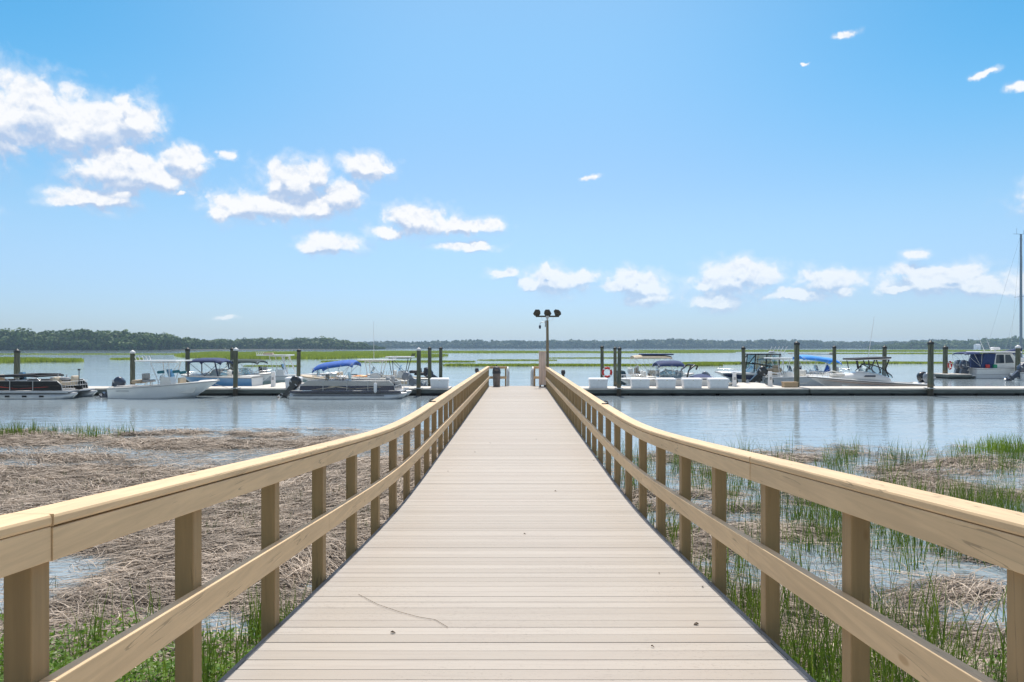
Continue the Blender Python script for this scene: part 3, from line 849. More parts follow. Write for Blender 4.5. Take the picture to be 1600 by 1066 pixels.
def pedestal(px, d, label, hose):
    r = empty('power_pedestal', (PX(px, d), d, DECKZ), 0, label, 'power pedestal', 'white power pedestals on the dock')
    b = MB(); b.hexa([(-.13, -.11, 0), (.13, -.11, 0), (.13, .11, 0), (-.13, .11, 0)], [(-.10, -.09, .78), (.10, -.09, .78), (.10, .09, .78), (-.10, .09, .78)]); b.build('body', M_WHT, r, bevel=.012)
    b = MB(); b.rbox((0, 0, .87), (.24, .22, .18), .04); b.build('light_cap', M_WHT, r)
    b = MB(); b.box((0, -.108, .52), (.12, .015, .18)); b.build('socket_panel', M_GREYV, r)
    if hose:
        b = MB()
        for k in range(3): b.torus((.06 * k - .06, .16, .32), .25 - .02 * k, .022, 20, 6, 'y')
        b.build('hose', M_GRNC, r)
pedestal(427, 44.0, 'white power pedestal on the left dock before the pale green boat', False)
pedestal(1147.5, 44.1, 'white power pedestal with coiled hose beside the dock boxes', True)
pedestal(1203.5, 44.2, 'white power pedestal with hose left of the tan wooden box', True)

cr = empty('wooden_box', (PX(1234, 43.1), 43.1, DECKZ), 0, 'low tan wooden box on the dock at the thick piling', 'box')
b = MB(); b.box((0, 0, .15), (.84, .5, .30)); b.build('body', M_CRATE, cr, bevel=.01)
b = MB(); b.box((0, 0, .325), (.92, .56, .045)); b.build('lid', M_CRATE, cr, bevel=.008)

def life_ring(px, py, d, rr, label, front):
    r = empty('life_ring', P(px, py, d), R(front), label, 'life ring', 'life rings on pilings')
    b = MB()
    b.torus((0, 0, 0), rr, rr * .26, 28, 10, 'y'); b.build('ring', M_RED, r)
    for k in range(4):
        b = MB(); a = math.pi / 4 + k * math.pi / 2
        b.torus((0, 0, 0), rr, rr * .275, 4, 10, 'y', a - .16, a + .16); b.build('white_band', M_WHT, r)
    b = MB(); b.torus((0, 0, 0), rr * 1.30, .012, 28, 5, 'y'); b.build('grab_rope', M_ROPE, r)
life_ring(948.5, 582, 47.1, .30, 'red life ring hung beside the thin piling right of the boardwalk end', 12)
life_ring(1484.5, 571, 65.5, .33, 'red life ring on the far piling left of the white cabin boat', 35)

# ------------------------------------------------------------------ boats
def half_beam(H, s):
    B = H['B'] / 2
    k = H.get('pm', 0.40)
    if s < k: return B * (0.90 + 0.10 * math.sin(math.pi / 2 * s / k))
    u = (s - k) / (1 - k)
    return B * max(0.0, 1 - u ** H.get('fine', 2.3)) ** 0.78
def sheer(H, s): return H['zs'] + (H['zb'] - H['zs']) * s ** H.get('sp', 1.7)
def side_pt(H, s, t, off=0.0):
    """point on the topside: t 0 at the chine, 1 at the sheer"""
    bs = half_beam(H, s)
    bc = bs * (0.88 - 0.30 * s ** 3)
    zc = -0.02 + 0.34 * s ** 4 * (H['zb'] / .9)
    zt = sheer(H, s)
    z = zc + (zt - zc) * t
    y = bc + (bs - bc) * (0.45 * t + 0.55 * t * t)
    x = s * H['L'] - H.get('rake', .8) * s ** 3 * (1 - t)
    return Vector((x, y + off, z))
def hull(H, root, m_hull, m_deck, m_in=None, stripe=None, floor=0.28, fore=0.7, name='hull'):
    st = [i / 14 * .7 for i in range(15)] + [.7 + .3 * (i / 14) ** .8 for i in range(1, 15)]
    b = MB()
    rings = []
    for s in st:
        ts = [0, .12, .3, .5, .7, .86, 1]
        side = [side_pt(H, s, t) for t in ts]
        zk = -0.38 + (0.38 + side[0].z) * s ** 5
        keel = Vector((side[0].x - 0.25 * s ** 3, 0, zk))
        rings.append([Vector((p.x, -p.y, p.z)) for p in side[::-1]] + [keel] + side)
    b.loft(rings, closed=False, caps=False)
    n = len(rings[0]); b.add(rings[0], [tuple(range(n))])
    o_h = b.build(name, m_hull, root)
    # deck, gunwale and cockpit lining
    b = MB(); rings = []
    for s in st:
        sh = side_pt(H, s, 1)
        inner = max(0.0, sh.y - H.get('gw', .2))
        zd_ = sh.z + .03
        if s < .03 or s > fore:
            k = min(1, max(0, (s - fore) / .03)) if s > fore else 1
            if s < .03: k = H.get('stern_deck', 1)
            fz = zd_ - (1 - k) * (zd_ - floor) + .05 * k * sh.y
        else: fz = floor
        half = [Vector((sh.x, sh.y + .012, sh.z - .035)), Vector((sh.x, sh.y + .014, sh.z + .012)), Vector((sh.x, max(0, sh.y - .02), zd_)), Vector((sh.x, inner, zd_ + (.02 if s > fore else 0))), Vector((sh.x, inner * .97, fz)), Vector((sh.x, inner * .5, fz + (.03 if s > fore else 0)))]
        rings.append([Vector((p.x, -p.y, p.z)) for p in half] + half[::-1])
    b.loft(rings, closed=False, caps=False, smooth=False)
    b.add(rings[0], [tuple(range(len(rings[0])))[::-1]])
    b.build('deck_moulding', m_deck, root)
    # rub rail
    b = MB()
    for sg in (-1, 1):
        b.tube([Vector((p.x, sg * (p.y + .012), p.z - .045)) for p in (side_pt(H, s, 1) for s in st)], .022, 6)
    b.build('rub_rail', m_in or M_GREYV, root)
    for k, (m_s, t0, t1, s0, s1) in enumerate(stripe or []):
        b = MB()
        for sg in (-1, 1):
            rs = []
            for i in range(25):
                s = s0 + (s1 - s0) * i / 24
                tm = (t0 + t1) / 2; w = (t1 - t0) / 2 * min(1, (s1 - s) / .12 + .15)
                a, c = side_pt(H, s, tm - w, .006), side_pt(H, s, tm + w, .006)
                rs.append([Vector((a.x, sg * a.y, a.z)), Vector((c.x, sg * c.y, c.z)), Vector((c.x, sg * (c.y - .02), c.z)), Vector((a.x, sg * (a.y - .02), a.z))])
            b.loft(rs, True, True, smooth=False)
        b.build('hull_stripe', m_s, root)
    return o_h

def outboard(root, x, y, z, m, tilt=0, sc=1.0, name='outboard_motor'):
    """motor hung on a transom at (x, y, z), powerhead up, propeller aft (toward -x); tilt in degrees swings it up"""
    a = R(tilt); M = Matrix.Translation((x, y, z)) @ Matrix.Rotation(a, 4, 'Y') @ Matrix.Scale(sc, 4)
    T = lambda p: M @ Vector(p)
    b = MB()
    b.hexa([T(p) for p in ((-.42, -.07, -.75), (-.22, -.07, -.75), (-.22, .07, -.75), (-.42, .07, -.75))], [T(p) for p in ((-.46, -.11, .12), (-.14, -.11, .12), (-.14, .11, .12), (-.46, .11, .12))])
    b.hexa([T(p) for p in ((-.16, -.12, -.25), (.02, -.14, -.25), (.02, .14, -.25), (-.16, .12, -.25))], [T(p) for p in ((-.2, -.12, .06), (.02, -.14, .06), (.02, .14, .06), (-.2, .12, .06))])
    b.box(T((-.36, 0, -.56)), (.42 * sc, .24 * sc, .025 * sc), (0, a, 0))
    b.tube([T((-.12, 0, -.82)), T((-.22, 0, -.82)), T((-.5, 0, -.82)), T((-.6, 0, -.82))], [.02 * sc, .062 * sc, .058 * sc, .03 * sc], 10)
    b.hexa([T(p) for p in ((-.42, -.01, -1.05), (-.34, -.01, -1.05), (-.34, .01, -1.05), (-.42, .01, -1.05))], [T(p) for p in ((-.46, -.014, -.84), (-.24, -.014, -.84), (-.24, .014, -.84), (-.46, .014, -.84))])
    o = b.build(name, m, root, bevel=.012)
    b = MB(); rings = []
    for (zz, x0, x1, w) in ((.08, -.50, -.10, .15), (.14, -.56, -.06, .19), (.30, -.62, -.03, .215), (.46, -.64, -.04, .21), (.58, -.61, -.08, .185), (.66, -.52, -.16, .13), (.685, -.42, -.24, .06)):
        ring = []
        cx, hx = (x0 + x1) / 2, (x1 - x0) / 2
        for k in range(20):
            an = 2 * math.pi * k / 20; c, s = math.cos(an), math.sin(an)
            ring.append(T((cx + hx * math.copysign(abs(c) ** .62, c), w * math.copysign(abs(s) ** .62, s), zz)))
        rings.append(ring)
    b.loft(rings); b.build('cowl', m, o)
    b = MB()
    for sg in (-1, 1):
        b.add([T(p) for p in ((-.60, sg * .205, .26), (-.12, sg * .212, .30), (-.12, sg * .212, .345), (-.60, sg * .205, .33), (-.60, sg * .18, .26), (-.12, sg * .19, .30), (-.12, sg * .19, .345), (-.60, sg * .18, .33))], [(0, 1, 2, 3), (7, 6, 5, 4), (0, 4, 5, 1), (1, 5, 6, 2), (2, 6, 7, 3), (3, 7, 4, 0)])
    b.build('cowl_stripe', M_GREYH, o)
    b = MB()
    for k in range(3):
        an = 2 * math.pi * k / 3
        c, s = math.cos(an), math.sin(an)
        q = [(-.56, .03 * c, .03 * s), (-.60, .17 * c - .06 * s, .17 * s + .06 * c), (-.56, .18 * c + .04 * s, .18 * s - .04 * c)]
        top = [T((p[0], p[1], p[2] - .82)) for p in q]; bot = [T((p[0] + .012, p[1], p[2] - .82)) for p in q]
        b.add(top + bot, [(0, 1, 2), (5, 4, 3), (0, 3, 4, 1), (1, 4, 5, 2), (2, 5, 3, 0)])
    b.build('propeller', M_STEEL, o)
    return o

def canopy(root, x0, x1, hw, z, m, name='bimini_top', sag=.0, crown=.10, slope=0.0, th=.05, frame=None, mf=None, zg=0.9, pivot=None, drop=.10):
    """curved cloth top with a front and back drop, and its bent-tube frame as a part"""
    nx, ny = 12, 8
    top, bot = [], []
    b = MB(); rings = []
    for i in range(nx + 1):
        u = i / nx; xx = x0 + (x1 - x0) * u
        end = drop * (abs(2 * u - 1) ** 6)
        rib = -sag * math.sin(math.pi * ((u * 3) % 1.0))
        up, dn = [], []
        for j in range(ny + 1):
            v = j / ny * 2 - 1
            zz = z + slope * (u - .5) + crown * (1 - v * v) - end - .13 * abs(v) ** 6 + rib + .012 * math.sin(9 * v + 5 * u)
            up.append(Vector((xx, v * hw, zz + th / 2))); dn.append(Vector((xx, v * hw, zz - th / 2)))
        rings.append(up + dn[::-1])
    b.loft(rings, True, True); o = b.build(name, m, root)
    if frame is not None:
        b = MB()
        for sg in (-1, 1):
            pv = Vector((pivot if pivot is not None else (x0 + x1) / 2, sg * hw * .98, zg))
            for u in frame:
                xx = x0 + (x1 - x0) * u
                b.tube([pv, Vector((xx, sg * hw * .99, z + slope * (u - .5) - .08))], .016, 6)
            b.tube([Vector((x0 + .1, sg * hw * .98, zg)), Vector((x0 + .02, sg * hw * .99, z - slope / 2 - .08))], .013, 6)
            b.tube([Vector((x1 - .1, sg * hw * .98, zg)), Vector((x1 - .02, sg * hw * .99, z + slope / 2 - .08))], .013, 6)
        for u in (.02, .98): b.tube([(x0 + (x1 - x0) * u, -hw * .99, z + slope * (u - .5) - .08), (x0 + (x1 - x0) * u, 0, z + slope * (u - .5) + crown - drop - th * .4), (x0 + (x1 - x0) * u, hw * .99, z + slope * (u - .5) - .08)], .014, 6)
        b.build('canopy_frame', mf or M_STEEL, root)
    return o

def ttop(root, x0, x1, hw, z, m, leg_x, zleg, mf, spread=.35, rod=True, name='hard_top', th=.08):
    b = MB(); b.rbox(((x0 + x1) / 2, 0, z), (x1 - x0, hw * 2, th), th * .48, seg=6); o = b.build(name, m, root)
    b = MB()
    for sg in (-1, 1):
        for lx, tx in ((leg_x[0], leg_x[0] - .25), (leg_x[1], leg_x[1] + .12)):
            b.tube([(lx, sg * spread, zleg), (lx, sg * spread, zleg + .5), (tx, sg * hw * .72, z - .12), (tx, sg * hw * .66, z - .03)], .026, 8)
        b.tube([(leg_x[0] - .2, sg * hw * .7, z - .10), (leg_x[1] + .1, sg * hw * .7, z - .10)], .018, 6)
        b.tube([(leg_x[0], sg * spread, zleg + .5), (leg_x[1] + .1, sg * hw * .66, z - .14)], .016, 6)
        b.tube([(leg_x[0], sg * spread, zleg + .45), (leg_x[1], sg * spread, zleg + .45)], .016, 6)
    b.tube([(leg_x[0] - .2, -hw * .7, z - .1), (leg_x[0] - .2, hw * .7, z - .1)], .018, 6)
    b.tube([(leg_x[1] + .1, -hw * .7, z - .1), (leg_x[1] + .1, hw * .7, z - .1)], .018, 6)
    b.build('top_frame', mf, root)
    if rod:
        b = MB()
        for k in range(5):
            yy = -hw * .8 + hw * 1.6 * k / 4
            b.tube([(x0 + .06, yy, z - .03), (x0 - .07, yy, z + .26)], .02, 6)
        b.build('rod_holders', mf, root)
    return o

def console(root, x, z0, h, m, w=.42, l=.75, shield=True, seat=True, m_seat=None, wheel=True, screen=None):
    b = MB()
    b.hexa([(x - l / 2, -w, z0), (x + l / 2 + .1, -w, z0), (x + l / 2 + .1, w, z0), (x - l / 2, w, z0)], [(x - l / 2 + .12, -w * .92, z0 + h), (x + l / 2 - .18, -w * .9, z0 + h - .04), (x + l / 2 - .18, w * .9, z0 + h - .04), (x - l / 2 + .12, w * .92, z0 + h)])
    o = b.build('helm_console', m, root, bevel=.04)
    if shield:
        b = MB(); b.hexa([(x + l / 2 - .22, -w * .85, z0 + h - .02), (x + l / 2 - .19, -w * .85, z0 + h - .02), (x + l / 2 - .19, w * .85, z0 + h - .02), (x + l / 2 - .22, w * .85, z0 + h - .02)], [(x + .02, -w * .8, z0 + h + .42), (x + .05, -w * .8, z0 + h + .42), (x + .05, w * .8, z0 + h + .42), (x + .02, w * .8, z0 + h + .42)])
        b.build('windshield', M_GLASS, o)
    if wheel:
        b = MB(); b.torus((x - l / 2 - .02, 0, z0 + h - .12), .17, .016, 20, 6, 'x'); b.build('steering_wheel', M_BTUBE, o)
    if seat:
        b = MB(); sx = x - l / 2 - .75
        b.rbox((sx, 0, z0 + h * .72), (.42, w * 1.9, .14), .05); b.rbox((sx - .19, 0, z0 + h * .72 + .26), (.10, w * 1.9, .38), .045)
        s_ = b.build('helm_seat', m_seat or M_GREYV, root)
        b = MB()
        for sg in (-1, 1): b.tube([(sx + .1, sg * w * .7, z0), (sx, sg * w * .7, z0 + h * .68)], .025, 6); b.tube([(sx - .18, sg * w * .7, z0), (sx - .05, sg * w * .7, z0 + h * .68)], .025, 6)
        b.build('seat_frame', M_STEEL, s_)
    return o

def wrap_shield(root, H, s0, s1, h, back, inset=.16, zoff=.03, name='windshield', n=8):
    """raked glass running across the boat ahead and back along both sides"""
    base, topp = [], []
    sh1 = side_pt(H, s1, 1)
    for i in range(-n, n + 1):
        v = i / n
        if abs(v) > .55:
            k = (abs(v) - .55) / .45; s = s1 + (s0 - s1) * k; yy = max(.1, half_beam(H, s) - inset)
            hh = h * (1 - .55 * k)
        else:
            s = s1 + .035 * (1 - (v / .55) ** 2); yy = abs(v) / .55 * max(.1, half_beam(H, s1) - inset); hh = h
        z = sheer(H, s) + zoff
        base.append(Vector((s * H['L'], math.copysign(yy, v) if v else 0, z))); topp.append(Vector((s * H['L'] - back * (hh / h), math.copysign(yy * .93, v) if v else 0, z + hh)))
    b = MB(); k = len(base)
    b.add(base + topp, [(i, i + 1, k + i + 1, k + i) for i in range(k - 1)], True)
    o = b.build(name, M_GLASS, root)
    f = MB(); f.tube(topp, .020, 6); f.tube(base, .016, 6)
    for i in range(0, k, 4): f.tube([base[i], topp[i]], .014, 6)
    f.build('windshield_frame', M_ALU, o)
    return o

def bow_rail(root, H, s0, s1, h=.28, m=None, n=6):
    b = MB()
    for sg in (-1, 1):
        pts = []
        for i in range(n + 1):
            s = s0 + (s1 - s0) * i / n; p = side_pt(H, s, 1)
            q = Vector((p.x - .04, sg * max(0, p.y - .07), p.z + .03)); t = q + Vector((.05, 0, h * min(1, i / 1.0 + .12)))
            pts.append(t)
            if i: b.tube([q, t], .011, 5)
        b.tube(pts, .014, 6)
    return b.build('bow_rail', m or M_STEEL, root)

def seats(root, items, m, name='seat'):
    for (x, y, z, l, w, back) in items:
        b = MB(); b.rbox((x, y, z), (l, w, .20), .06)
        if back: b.rbox((x + back * l * .5, y, z + .26), (.16, w, .42), .06)
        b.build(name, m, root)
def antenna(root, p0, p1, r=.013, m=None): 
    b = MB(); b.tube([p0, (Vector(p0) + Vector(p1)) / 2, p1], [r, r * .8, r * .45], 5); b.build('antenna', m or M_WTUBE, root)
def fender(root, x, y, z, h=.6, r=.11):
    b = MB(); b.lathe([(.02, -h / 2), (r * .8, -h / 2 + .05), (r, -h / 2 + .12), (r, h / 2 - .12), (r * .8, h / 2 - .05), (.03, h / 2)], (x, y, z), 12); b.tube([(x, y, z + h / 2 - .02), (x, y, z + h / 2 + .3)], .01, 5); b.build('fender', M_WHT, root)

def boat(name, px_stern, px_bow, d, label, cat='boat', grp='boats moored at the docks'):
    """root at the transom on the waterline, +x toward the bow"""
    fl = px_bow < px_stern
    r = empty(name, (PX(px_stern, d), d, WATER), math.pi if fl else 0.0, label, cat, grp)
    return r, abs(px_bow - px_stern) * d / F

# --- left side, front row
def pontoon(name, px0, px1, d, label, m_panel, m_upper, m_accent, canv, outb, grp, dark_tube=False, folded=False):
    r, L = boat(name, px0, px1, d, label, 'pontoon boat', grp)
    hw = 1.22
    for sg in (-1, 1):
        b = MB(); y = sg * .92
        b.tube([(-.05, y, .06), (.0, y, .06), (L * .80, y, .06), (L * .88, y, .10), (L * .95, y, .21), (L - .02, y, .335)], [.20, .325, .325, .30, .19, .04], 18)
        tb = b.build('pontoon_tube', M_ALU, r)
        b = MB(); b.box((L * .42, y + sg * .30, .20), (L * .78, .03, .045))
        b.build('tube_rail', M_NAVYH if not dark_tube else M_ALU, tb)
        if dark_tube:
            for k in range(5):
                b = MB(); b.box((L * .2 + k * L * .135, y + sg * .318, .16), (.26, .012, .10)); b.build('tube_step', M_BLKP, tb)
        b = MB(); b.box((L * .45, sg * .92, .37), (L * .9, .2, .06)); b.build('tube_riser', M_ALU, tb)
    b = MB(); b.box((L * .475, 0, .43), (L * .95 + .04, hw * 2, .07)); b.build('deck', M_GREYH, r, bevel=.01)
    b = MB()
    for sg in (-1, 1): b.box((L * .475, sg * (hw + .012), .42), (L * .95, .03, .11))
    b.build('deck_trim', M_NAVYH if not dark_tube else M_GREYH, r)
    x0, x1 = .55, L * .90
    for sg in (-1, 1):
        y = sg * (hw - .05)
        b = MB(); b.hexa([(x0, y - .015, .50), (x1, y - .015, .50), (x1, y + .015, .50), (x0, y + .015, .50)], [(x0 + .06, y - .015, .76), (x1 - .05, y - .015, .76), (x1 - .05, y + .015, .76), (x0 + .06, y + .015, .76)]); pn = b.build('fence_panel', m_panel, r)
        b = MB(); b.hexa([(x0 + .05, y - .018, .765), (x1 - .05, y - .018, .765), (x1 - .05, y + .018, .765), (x0 + .05, y + .018, .765)], [(x0 + .50, y - .018, 1.04), (x1 - .30, y - .018, 1.02), (x1 - .30, y + .018, 1.02), (x0 + .50, y + .018, 1.04)]); b.build('upper_panel', m_upper, r)
        b = MB()
        yo = y + sg * .022
        for (a0, a1, z0, z1, wd) in ((.10, .42, .52, .70, .05), (.30, .62, .72, .58, .045), (.50, .88, .56, .70, .035)):
            xa, xb = x0 + (x1 - x0) * a0, x0 + (x1 - x0) * a1
            q = [(xa, z0), (xb, z1), (xb - .25, z1 + wd * .3), (xa + .35, z0 + wd)]
            b.add([(p[0], yo, p[1]) for p in q] + [(p[0], yo - sg * .01, p[1]) for p in q], [(0, 1, 2, 3), (7, 6, 5, 4), (0, 4, 5, 1), (1, 5, 6, 2), (2, 6, 7, 3), (3, 7, 4, 0)])
        b.build('swoosh_decal', m_accent, pn)
        b = MB(); b.tube([(x0, y, .5), (x0 + .06, y, .78), (x0 + .5, y, 1.06), (x1 - .3, y, 1.04), (x1 - .04, y, .80), (x1, y, .5)], .02, 6)
        for u in (.25, .5, .72): b.tube([(x0 + (x1 - x0) * u, y + sg * .03, .48), (x0 + (x1 - x0) * u, y + sg * .03, 1.05)], .018, 6)
        b.build('fence_rail', M_ALU, r)
    b = MB()
    for yy in np.linspace(-.9, .9, 9): b.tube([(x1 + .02, yy, .48), (x1 - .02, yy, .98)], .012, 5)
    b.tube([(x1 - .02, -1.15, .98), (x1 - .02, 1.15, .98)], .018, 6); b.tube([(x1, -1.15, .74), (x1, 1.15, .74)], .014, 6)
    b.build('bow_gate', M_ALU, r)
    seats(r, [(L * .18, -.78, .78, 1.3, .62, 0), (L * .18, .78, .78, 1.3, .62, 0), (L * .72, .80, .80, 1.5, .6, 1), (L * .72, -.80, .80, 1.5, .6, 1)], M_CREAM if dark_tube else M_GREYV, 'bench_seat')
    console(r, L * .46, .47, .62, M_OFFW, .34, .6, True, True, M_TAN)
    if outb is not None: outboard(r, -.02, 0, .36, outb, 38, 1.12)
    return r, L, hw

r, L, hw = pontoon('pontoon_boat', 463, 640, 40.35, 'pontoon boat with bright blue bimini and navy and taupe side panels', M_NAVYH, M_TAUPE, M_CREAM, None, M_OBK, 'pontoon boats in the front row')
canopy(r, 1.25, 3.58, 1.12, 1.98, M_BLUE, crown=.14, slope=.30, frame=(.0, .38, .72, 1.0), zg=1.0, pivot=2.4, th=.08, drop=.17)
fender(r, 4.95, -1.36, .66, .60, .10)
b = MB(); b.tube([(L - .35, 0, .48), (L - .32, 0, .98), (L - .25, 0, 1.02)], .02, 6); b.rbox((L - .2, 0, .55), (.3, .2, .12), .04); b.build('bow_light_post', M_WTUBE, r)

r, L, hw = pontoon('pontoon_boat', -55, 137, 40.35, 'black pontoon boat with folded black bimini and red streaks at the far left', M_BLKP, M_BLKP, M_REDS, None, None, 'pontoon boats in the front row', dark_tube=True)
b = MB(); b.tube([(2.75, -1.1, 1.30), (3.5, -1.1, 1.34), (4.9, -1.1, 1.33), (5.1, -1.1, 1.28)], [.06, .075, .07, .05], 8); b.tube([(2.75, 1.1, 1.30), (3.5, 1.1, 1.34), (4.9, 1.1, 1.33), (5.1, 1.1, 1.28)], [.06, .075, .07, .05], 8); b.rbox((2.85, 0, 1.32), (.28, 2.3, .13), .06); b.rbox((4.95, 0, 1.30), (.22, 2.3, .11), .05); b.rbox((3.4, 0, 1.36), (.5, 2.2, .09), .04); b.build('folded_bimini', M_BLACKC, r)
b = MB()
for sg in (-1, 1):
    for xx, xt in ((2.3, 2.85), (3.6, 3.0), (4.2, 4.9), (5.3, 4.9)): b.tube([(xx, sg * 1.15, 1.0), (xt, sg * 1.1, 1.28)], .015, 6)
    b.tube([(2.85, sg * 1.1, 1.28), (4.9, sg * 1.1, 1.28)], .015, 6)
b.tube([(2.85, -1.1, 1.28), (2.85, 1.1, 1.28)], .015, 6)
b.build('canopy_frame', M_STEEL, r)
b = MB(); b.tube([(L * .955, -.3, .47), (L * .955, -.3, 1.60)], .022, 8); b.rbox((L * .955, -.3, 1.66), (.14, .09, .10), .03); b.box((L * .955, -.3, .62), (.34, .16, .22)); b.build('trolling_motor', M_BLKP, r)
for k, (x, z) in enumerate(((5.7, 1.16), (6.2, 1.14))):
    b = MB(); b.rbox((x, -.5, z), (.45, .4, .18), .06); b.tube([(x + .1, -.5, z), (x + .16, -.5, z + .26)], .025, 6); b.build('fishing_seat', M_GREYV, r)

# white centre console with T-top, front row
H = dict(L=0, B=2.35, zs=.60, zb=1.02, rake=.95, fine=2.2, sp=1.3)
r, H['L'] = boat('center_console_boat', 183, 343, 40.6, 'long white centre console boat with white hard top, nearest on the left side')
hull(H, r, M_WHITE, M_OFFW, M_GREYV, floor=.30, fore=.80)
outboard(r, .06, 0, .30, M_OBN, 46, 1.12)
console(r, 3.05, .30, .95, M_WHITE, .42, .8, True, True, M_GREYV)
ttop(r, 1.55, 4.0, .98, 2.18, M_WHITE, (2.62, 3.30), .45, M_WTUBE)
seats(r, [(.55, 0, .62, .5, 1.5, 0)], M_GREYV, 'aft_seat'); seats(r, [(4.2, 0, .72, .7, .8, -1)], M_CREAM, 'forward_seat'); seats(r, [(1.35, 0, .95, .55, .9, 0)], M_TAN, 'cushion')
for x, z in ((2.85, 1.52), (3.75, 1.55), (4.15, 1.50)):
    b = MB(); b.rbox((x, -.5, z), (.42, .12, .17), .05, (0, -.1, 0)); b.build('rolled_towel', M_TEAL, r)
b = MB(); b.tube([(5.9, 0, 1.03), (6.02, 0, 1.12)], .04, 6); b.box((5.4, -.35, .99), (.22, .04, .04)); b.box((5.4, .35, .99), (.22, .04, .04)); b.build('bow_cleats', M_STEEL, r)
b = MB(); b.tube([(5.3, .45, 1.0), (5.5, .9, .7), (5.9, 1.6, .47)], .014, 5); b.build('mooring_line', M_ROPE, r)
b = MB(); b.tube([(.5, .9, .66), (.3, 1.2, .55), (0.1, 1.6, .46)], .014, 5); b.build('mooring_line', M_ROPE, r)
b = MB(); b.box((.95, -1.135, .44), (.75, .008, .035)); b.build('hull_lettering_bar', M_GREYV, r)

# blue hulled runabout with navy bimini, bow to the left
H = dict(L=0, B=2.3, zs=.98, zb=1.12, rake=.9, fine=2.6, sp=1.2, pm=.5)
r, H['L'] = boat('bowrider_boat', 402, 283, 46.0, 'blue hulled runabout with navy bimini, behind the dock edge piling')
hull(H, r, M_WHITE, M_OFFW, M_GREYV, stripe=[(M_BLUEH, .34, .95, .0, .985)], floor=.28, fore=.62)
wrap_shield(r, H, .33, .58, .42, .42)
canopy(r, 2.05, 4.25, 1.0, 2.14, M_NAVY, crown=.10, frame=(0, 1), zg=1.1, pivot=3.1, mf=M_BTUBE, drop=.20)
b = MB()
for sg in (-1, 1): b.tube([(4.2, sg * 1.0, 1.05), (4.2, sg * .98, 2.06)], .04, 8); b.tube([(2.2, sg * 1.0, 1.0), (2.45, sg * .98, 2.06)], .05, 8)
b.tube([(2.3, -1.0, 1.45), (4.2, -1.02, 1.15)], .03, 6); b.tube([(2.42, -.98, 2.0), (2.42, .98, 2.0)], .04, 6); b.tube([(4.2, -.98, 2.04), (4.2, .98, 2.04)], .03, 6); b.tube([(2.45, .98, 2.05), (4.2, .98, 2.05)], .03, 6); b.tube([(2.45, -.98, 2.05), (4.2, -.98, 2.05)], .03, 6); b.build('tow_arch', M_NAVYH, r)
seats(r, [(.5, 0, .98, .8, 1.7, 0), (1.9, -.55, 1.0, .5, .5, -1), (1.9, .55, 1.0, .5, .5, -1)], M_OFFW)
b = MB(); b.rbox((-.32, 0, .16), (.75, 2.0, .1), .04); b.build('swim_platform', M_GREYH, r)
bow_rail(r, H, .66, .97, .16)

# white boat with dark green bimini, bow right
H = dict(L=0, B=2.35, zs=.86, zb=1.12, rake=.9, fine=2.5)
r, H['L'] = boat('bowrider_boat', 330, 428, 49.6, 'white runabout with dark green bimini, bow pointing at the white pedestal')
hull(H, r, M_WHITE, M_OFFW, M_GREYV, stripe=[(M_GREYV, .30, .62, .0, .97)], floor=.3, fore=.66)
wrap_shield(r, H, .40, .62, .45, .45)
canopy(r, 1.5, 3.75, 1.0, 2.02, M_GRNC, crown=.08, frame=(0, .5, 1), zg=.9, pivot=2.6, drop=.14)
seats(r, [(1.9, -.55, .8, .5, .5, -1), (.5, 0, .75, .8, 1.6, 0)], M_GREYV)
bow_rail(r, H, .66, .97, .2)

# pale green boat with white top
H = dict(L=0, B=2.4, zs=.70, zb=.98, rake=1.0, fine=2.2, sp=1.3)
r, H['L'] = boat('center_console_boat', 400, 534, 54.0, 'pale green and white centre console boat with white hard top and cream canvas roll')
hull(H, r, M_SAGE, M_WHITE, M_GREYV, stripe=[(M_WHITE, .55, .95, 0, .97)], floor=.3, fore=.8)
console(r, 2.05, .3, .95, M_WHITE, .45, .8, True, True, M_GREYV)
ttop(r, .35, 2.75, .95, 2.36, M_WHITE, (1.55, 2.35), .5, M_WTUBE)
b = MB(); b.rbox((1.1, -.3, 2.47), (.75, .4, .16), .07); b.build('canvas_roll', M_TAN, r)
b = MB(); b.tube([(2.3, -.8, 2.3), (2.85, -.95, .9)], .05, 8); b.tube([(2.3, .8, 2.3), (2.85, .95, .9)], .05, 8); b.build('tower_leg', M_WTUBE, r)
seats(r, [(.7, -.3, 1.0, .5, .5, -1)], M_DKV)
seats(r, [(4.6, 0, .78, 1.0, 1.2, 0)], M_OFFW, 'bow_seat')

# low white skiff with orange kayak
H = dict(L=0, B=2.2, zs=.68, zb=.92, rake=.9, fine=2.3)
r, H['L'] = boat('skiff', 556, 468, 49.8, 'low cream and white skiff half hidden behind the blue bimini pontoon')
hull(H, r, M_WHITE, M_CREAM, M_TAN, floor=.3, fore=.7)
seats(r, [(.9, 0, .72, .5, 1.3, 1), (2.2, 0, .75, .6, .9, 0)], M_CREAM)
console(r, 2.7, .3, .65, M_WHITE, .35, .5, True, False)
kx = empty('kayak', (PX(553, 47.8), 47.8, WATER + .10), 0, 'orange kayak tilted up behind the blue bimini pontoon', 'kayak')
b = MB(); rings = []
for i in range(13):
    u = i / 12; w_ = .34 * math.sin(math.pi * min(1, max(.02, u))) ** .6; zz = .55 + .85 * u * .35
    rings.append([Vector((-.9 + 1.9 * u, w_ * math.cos(a), zz + .22 * math.sin(math.pi * max(.03, min(.97, u))) ** .6 * math.sin(a))) for a in np.linspace(0, 2 * math.pi, 14, endpoint=False)])
b.loft(rings); b.build('kayak_hull', M_ORANGE, kx)
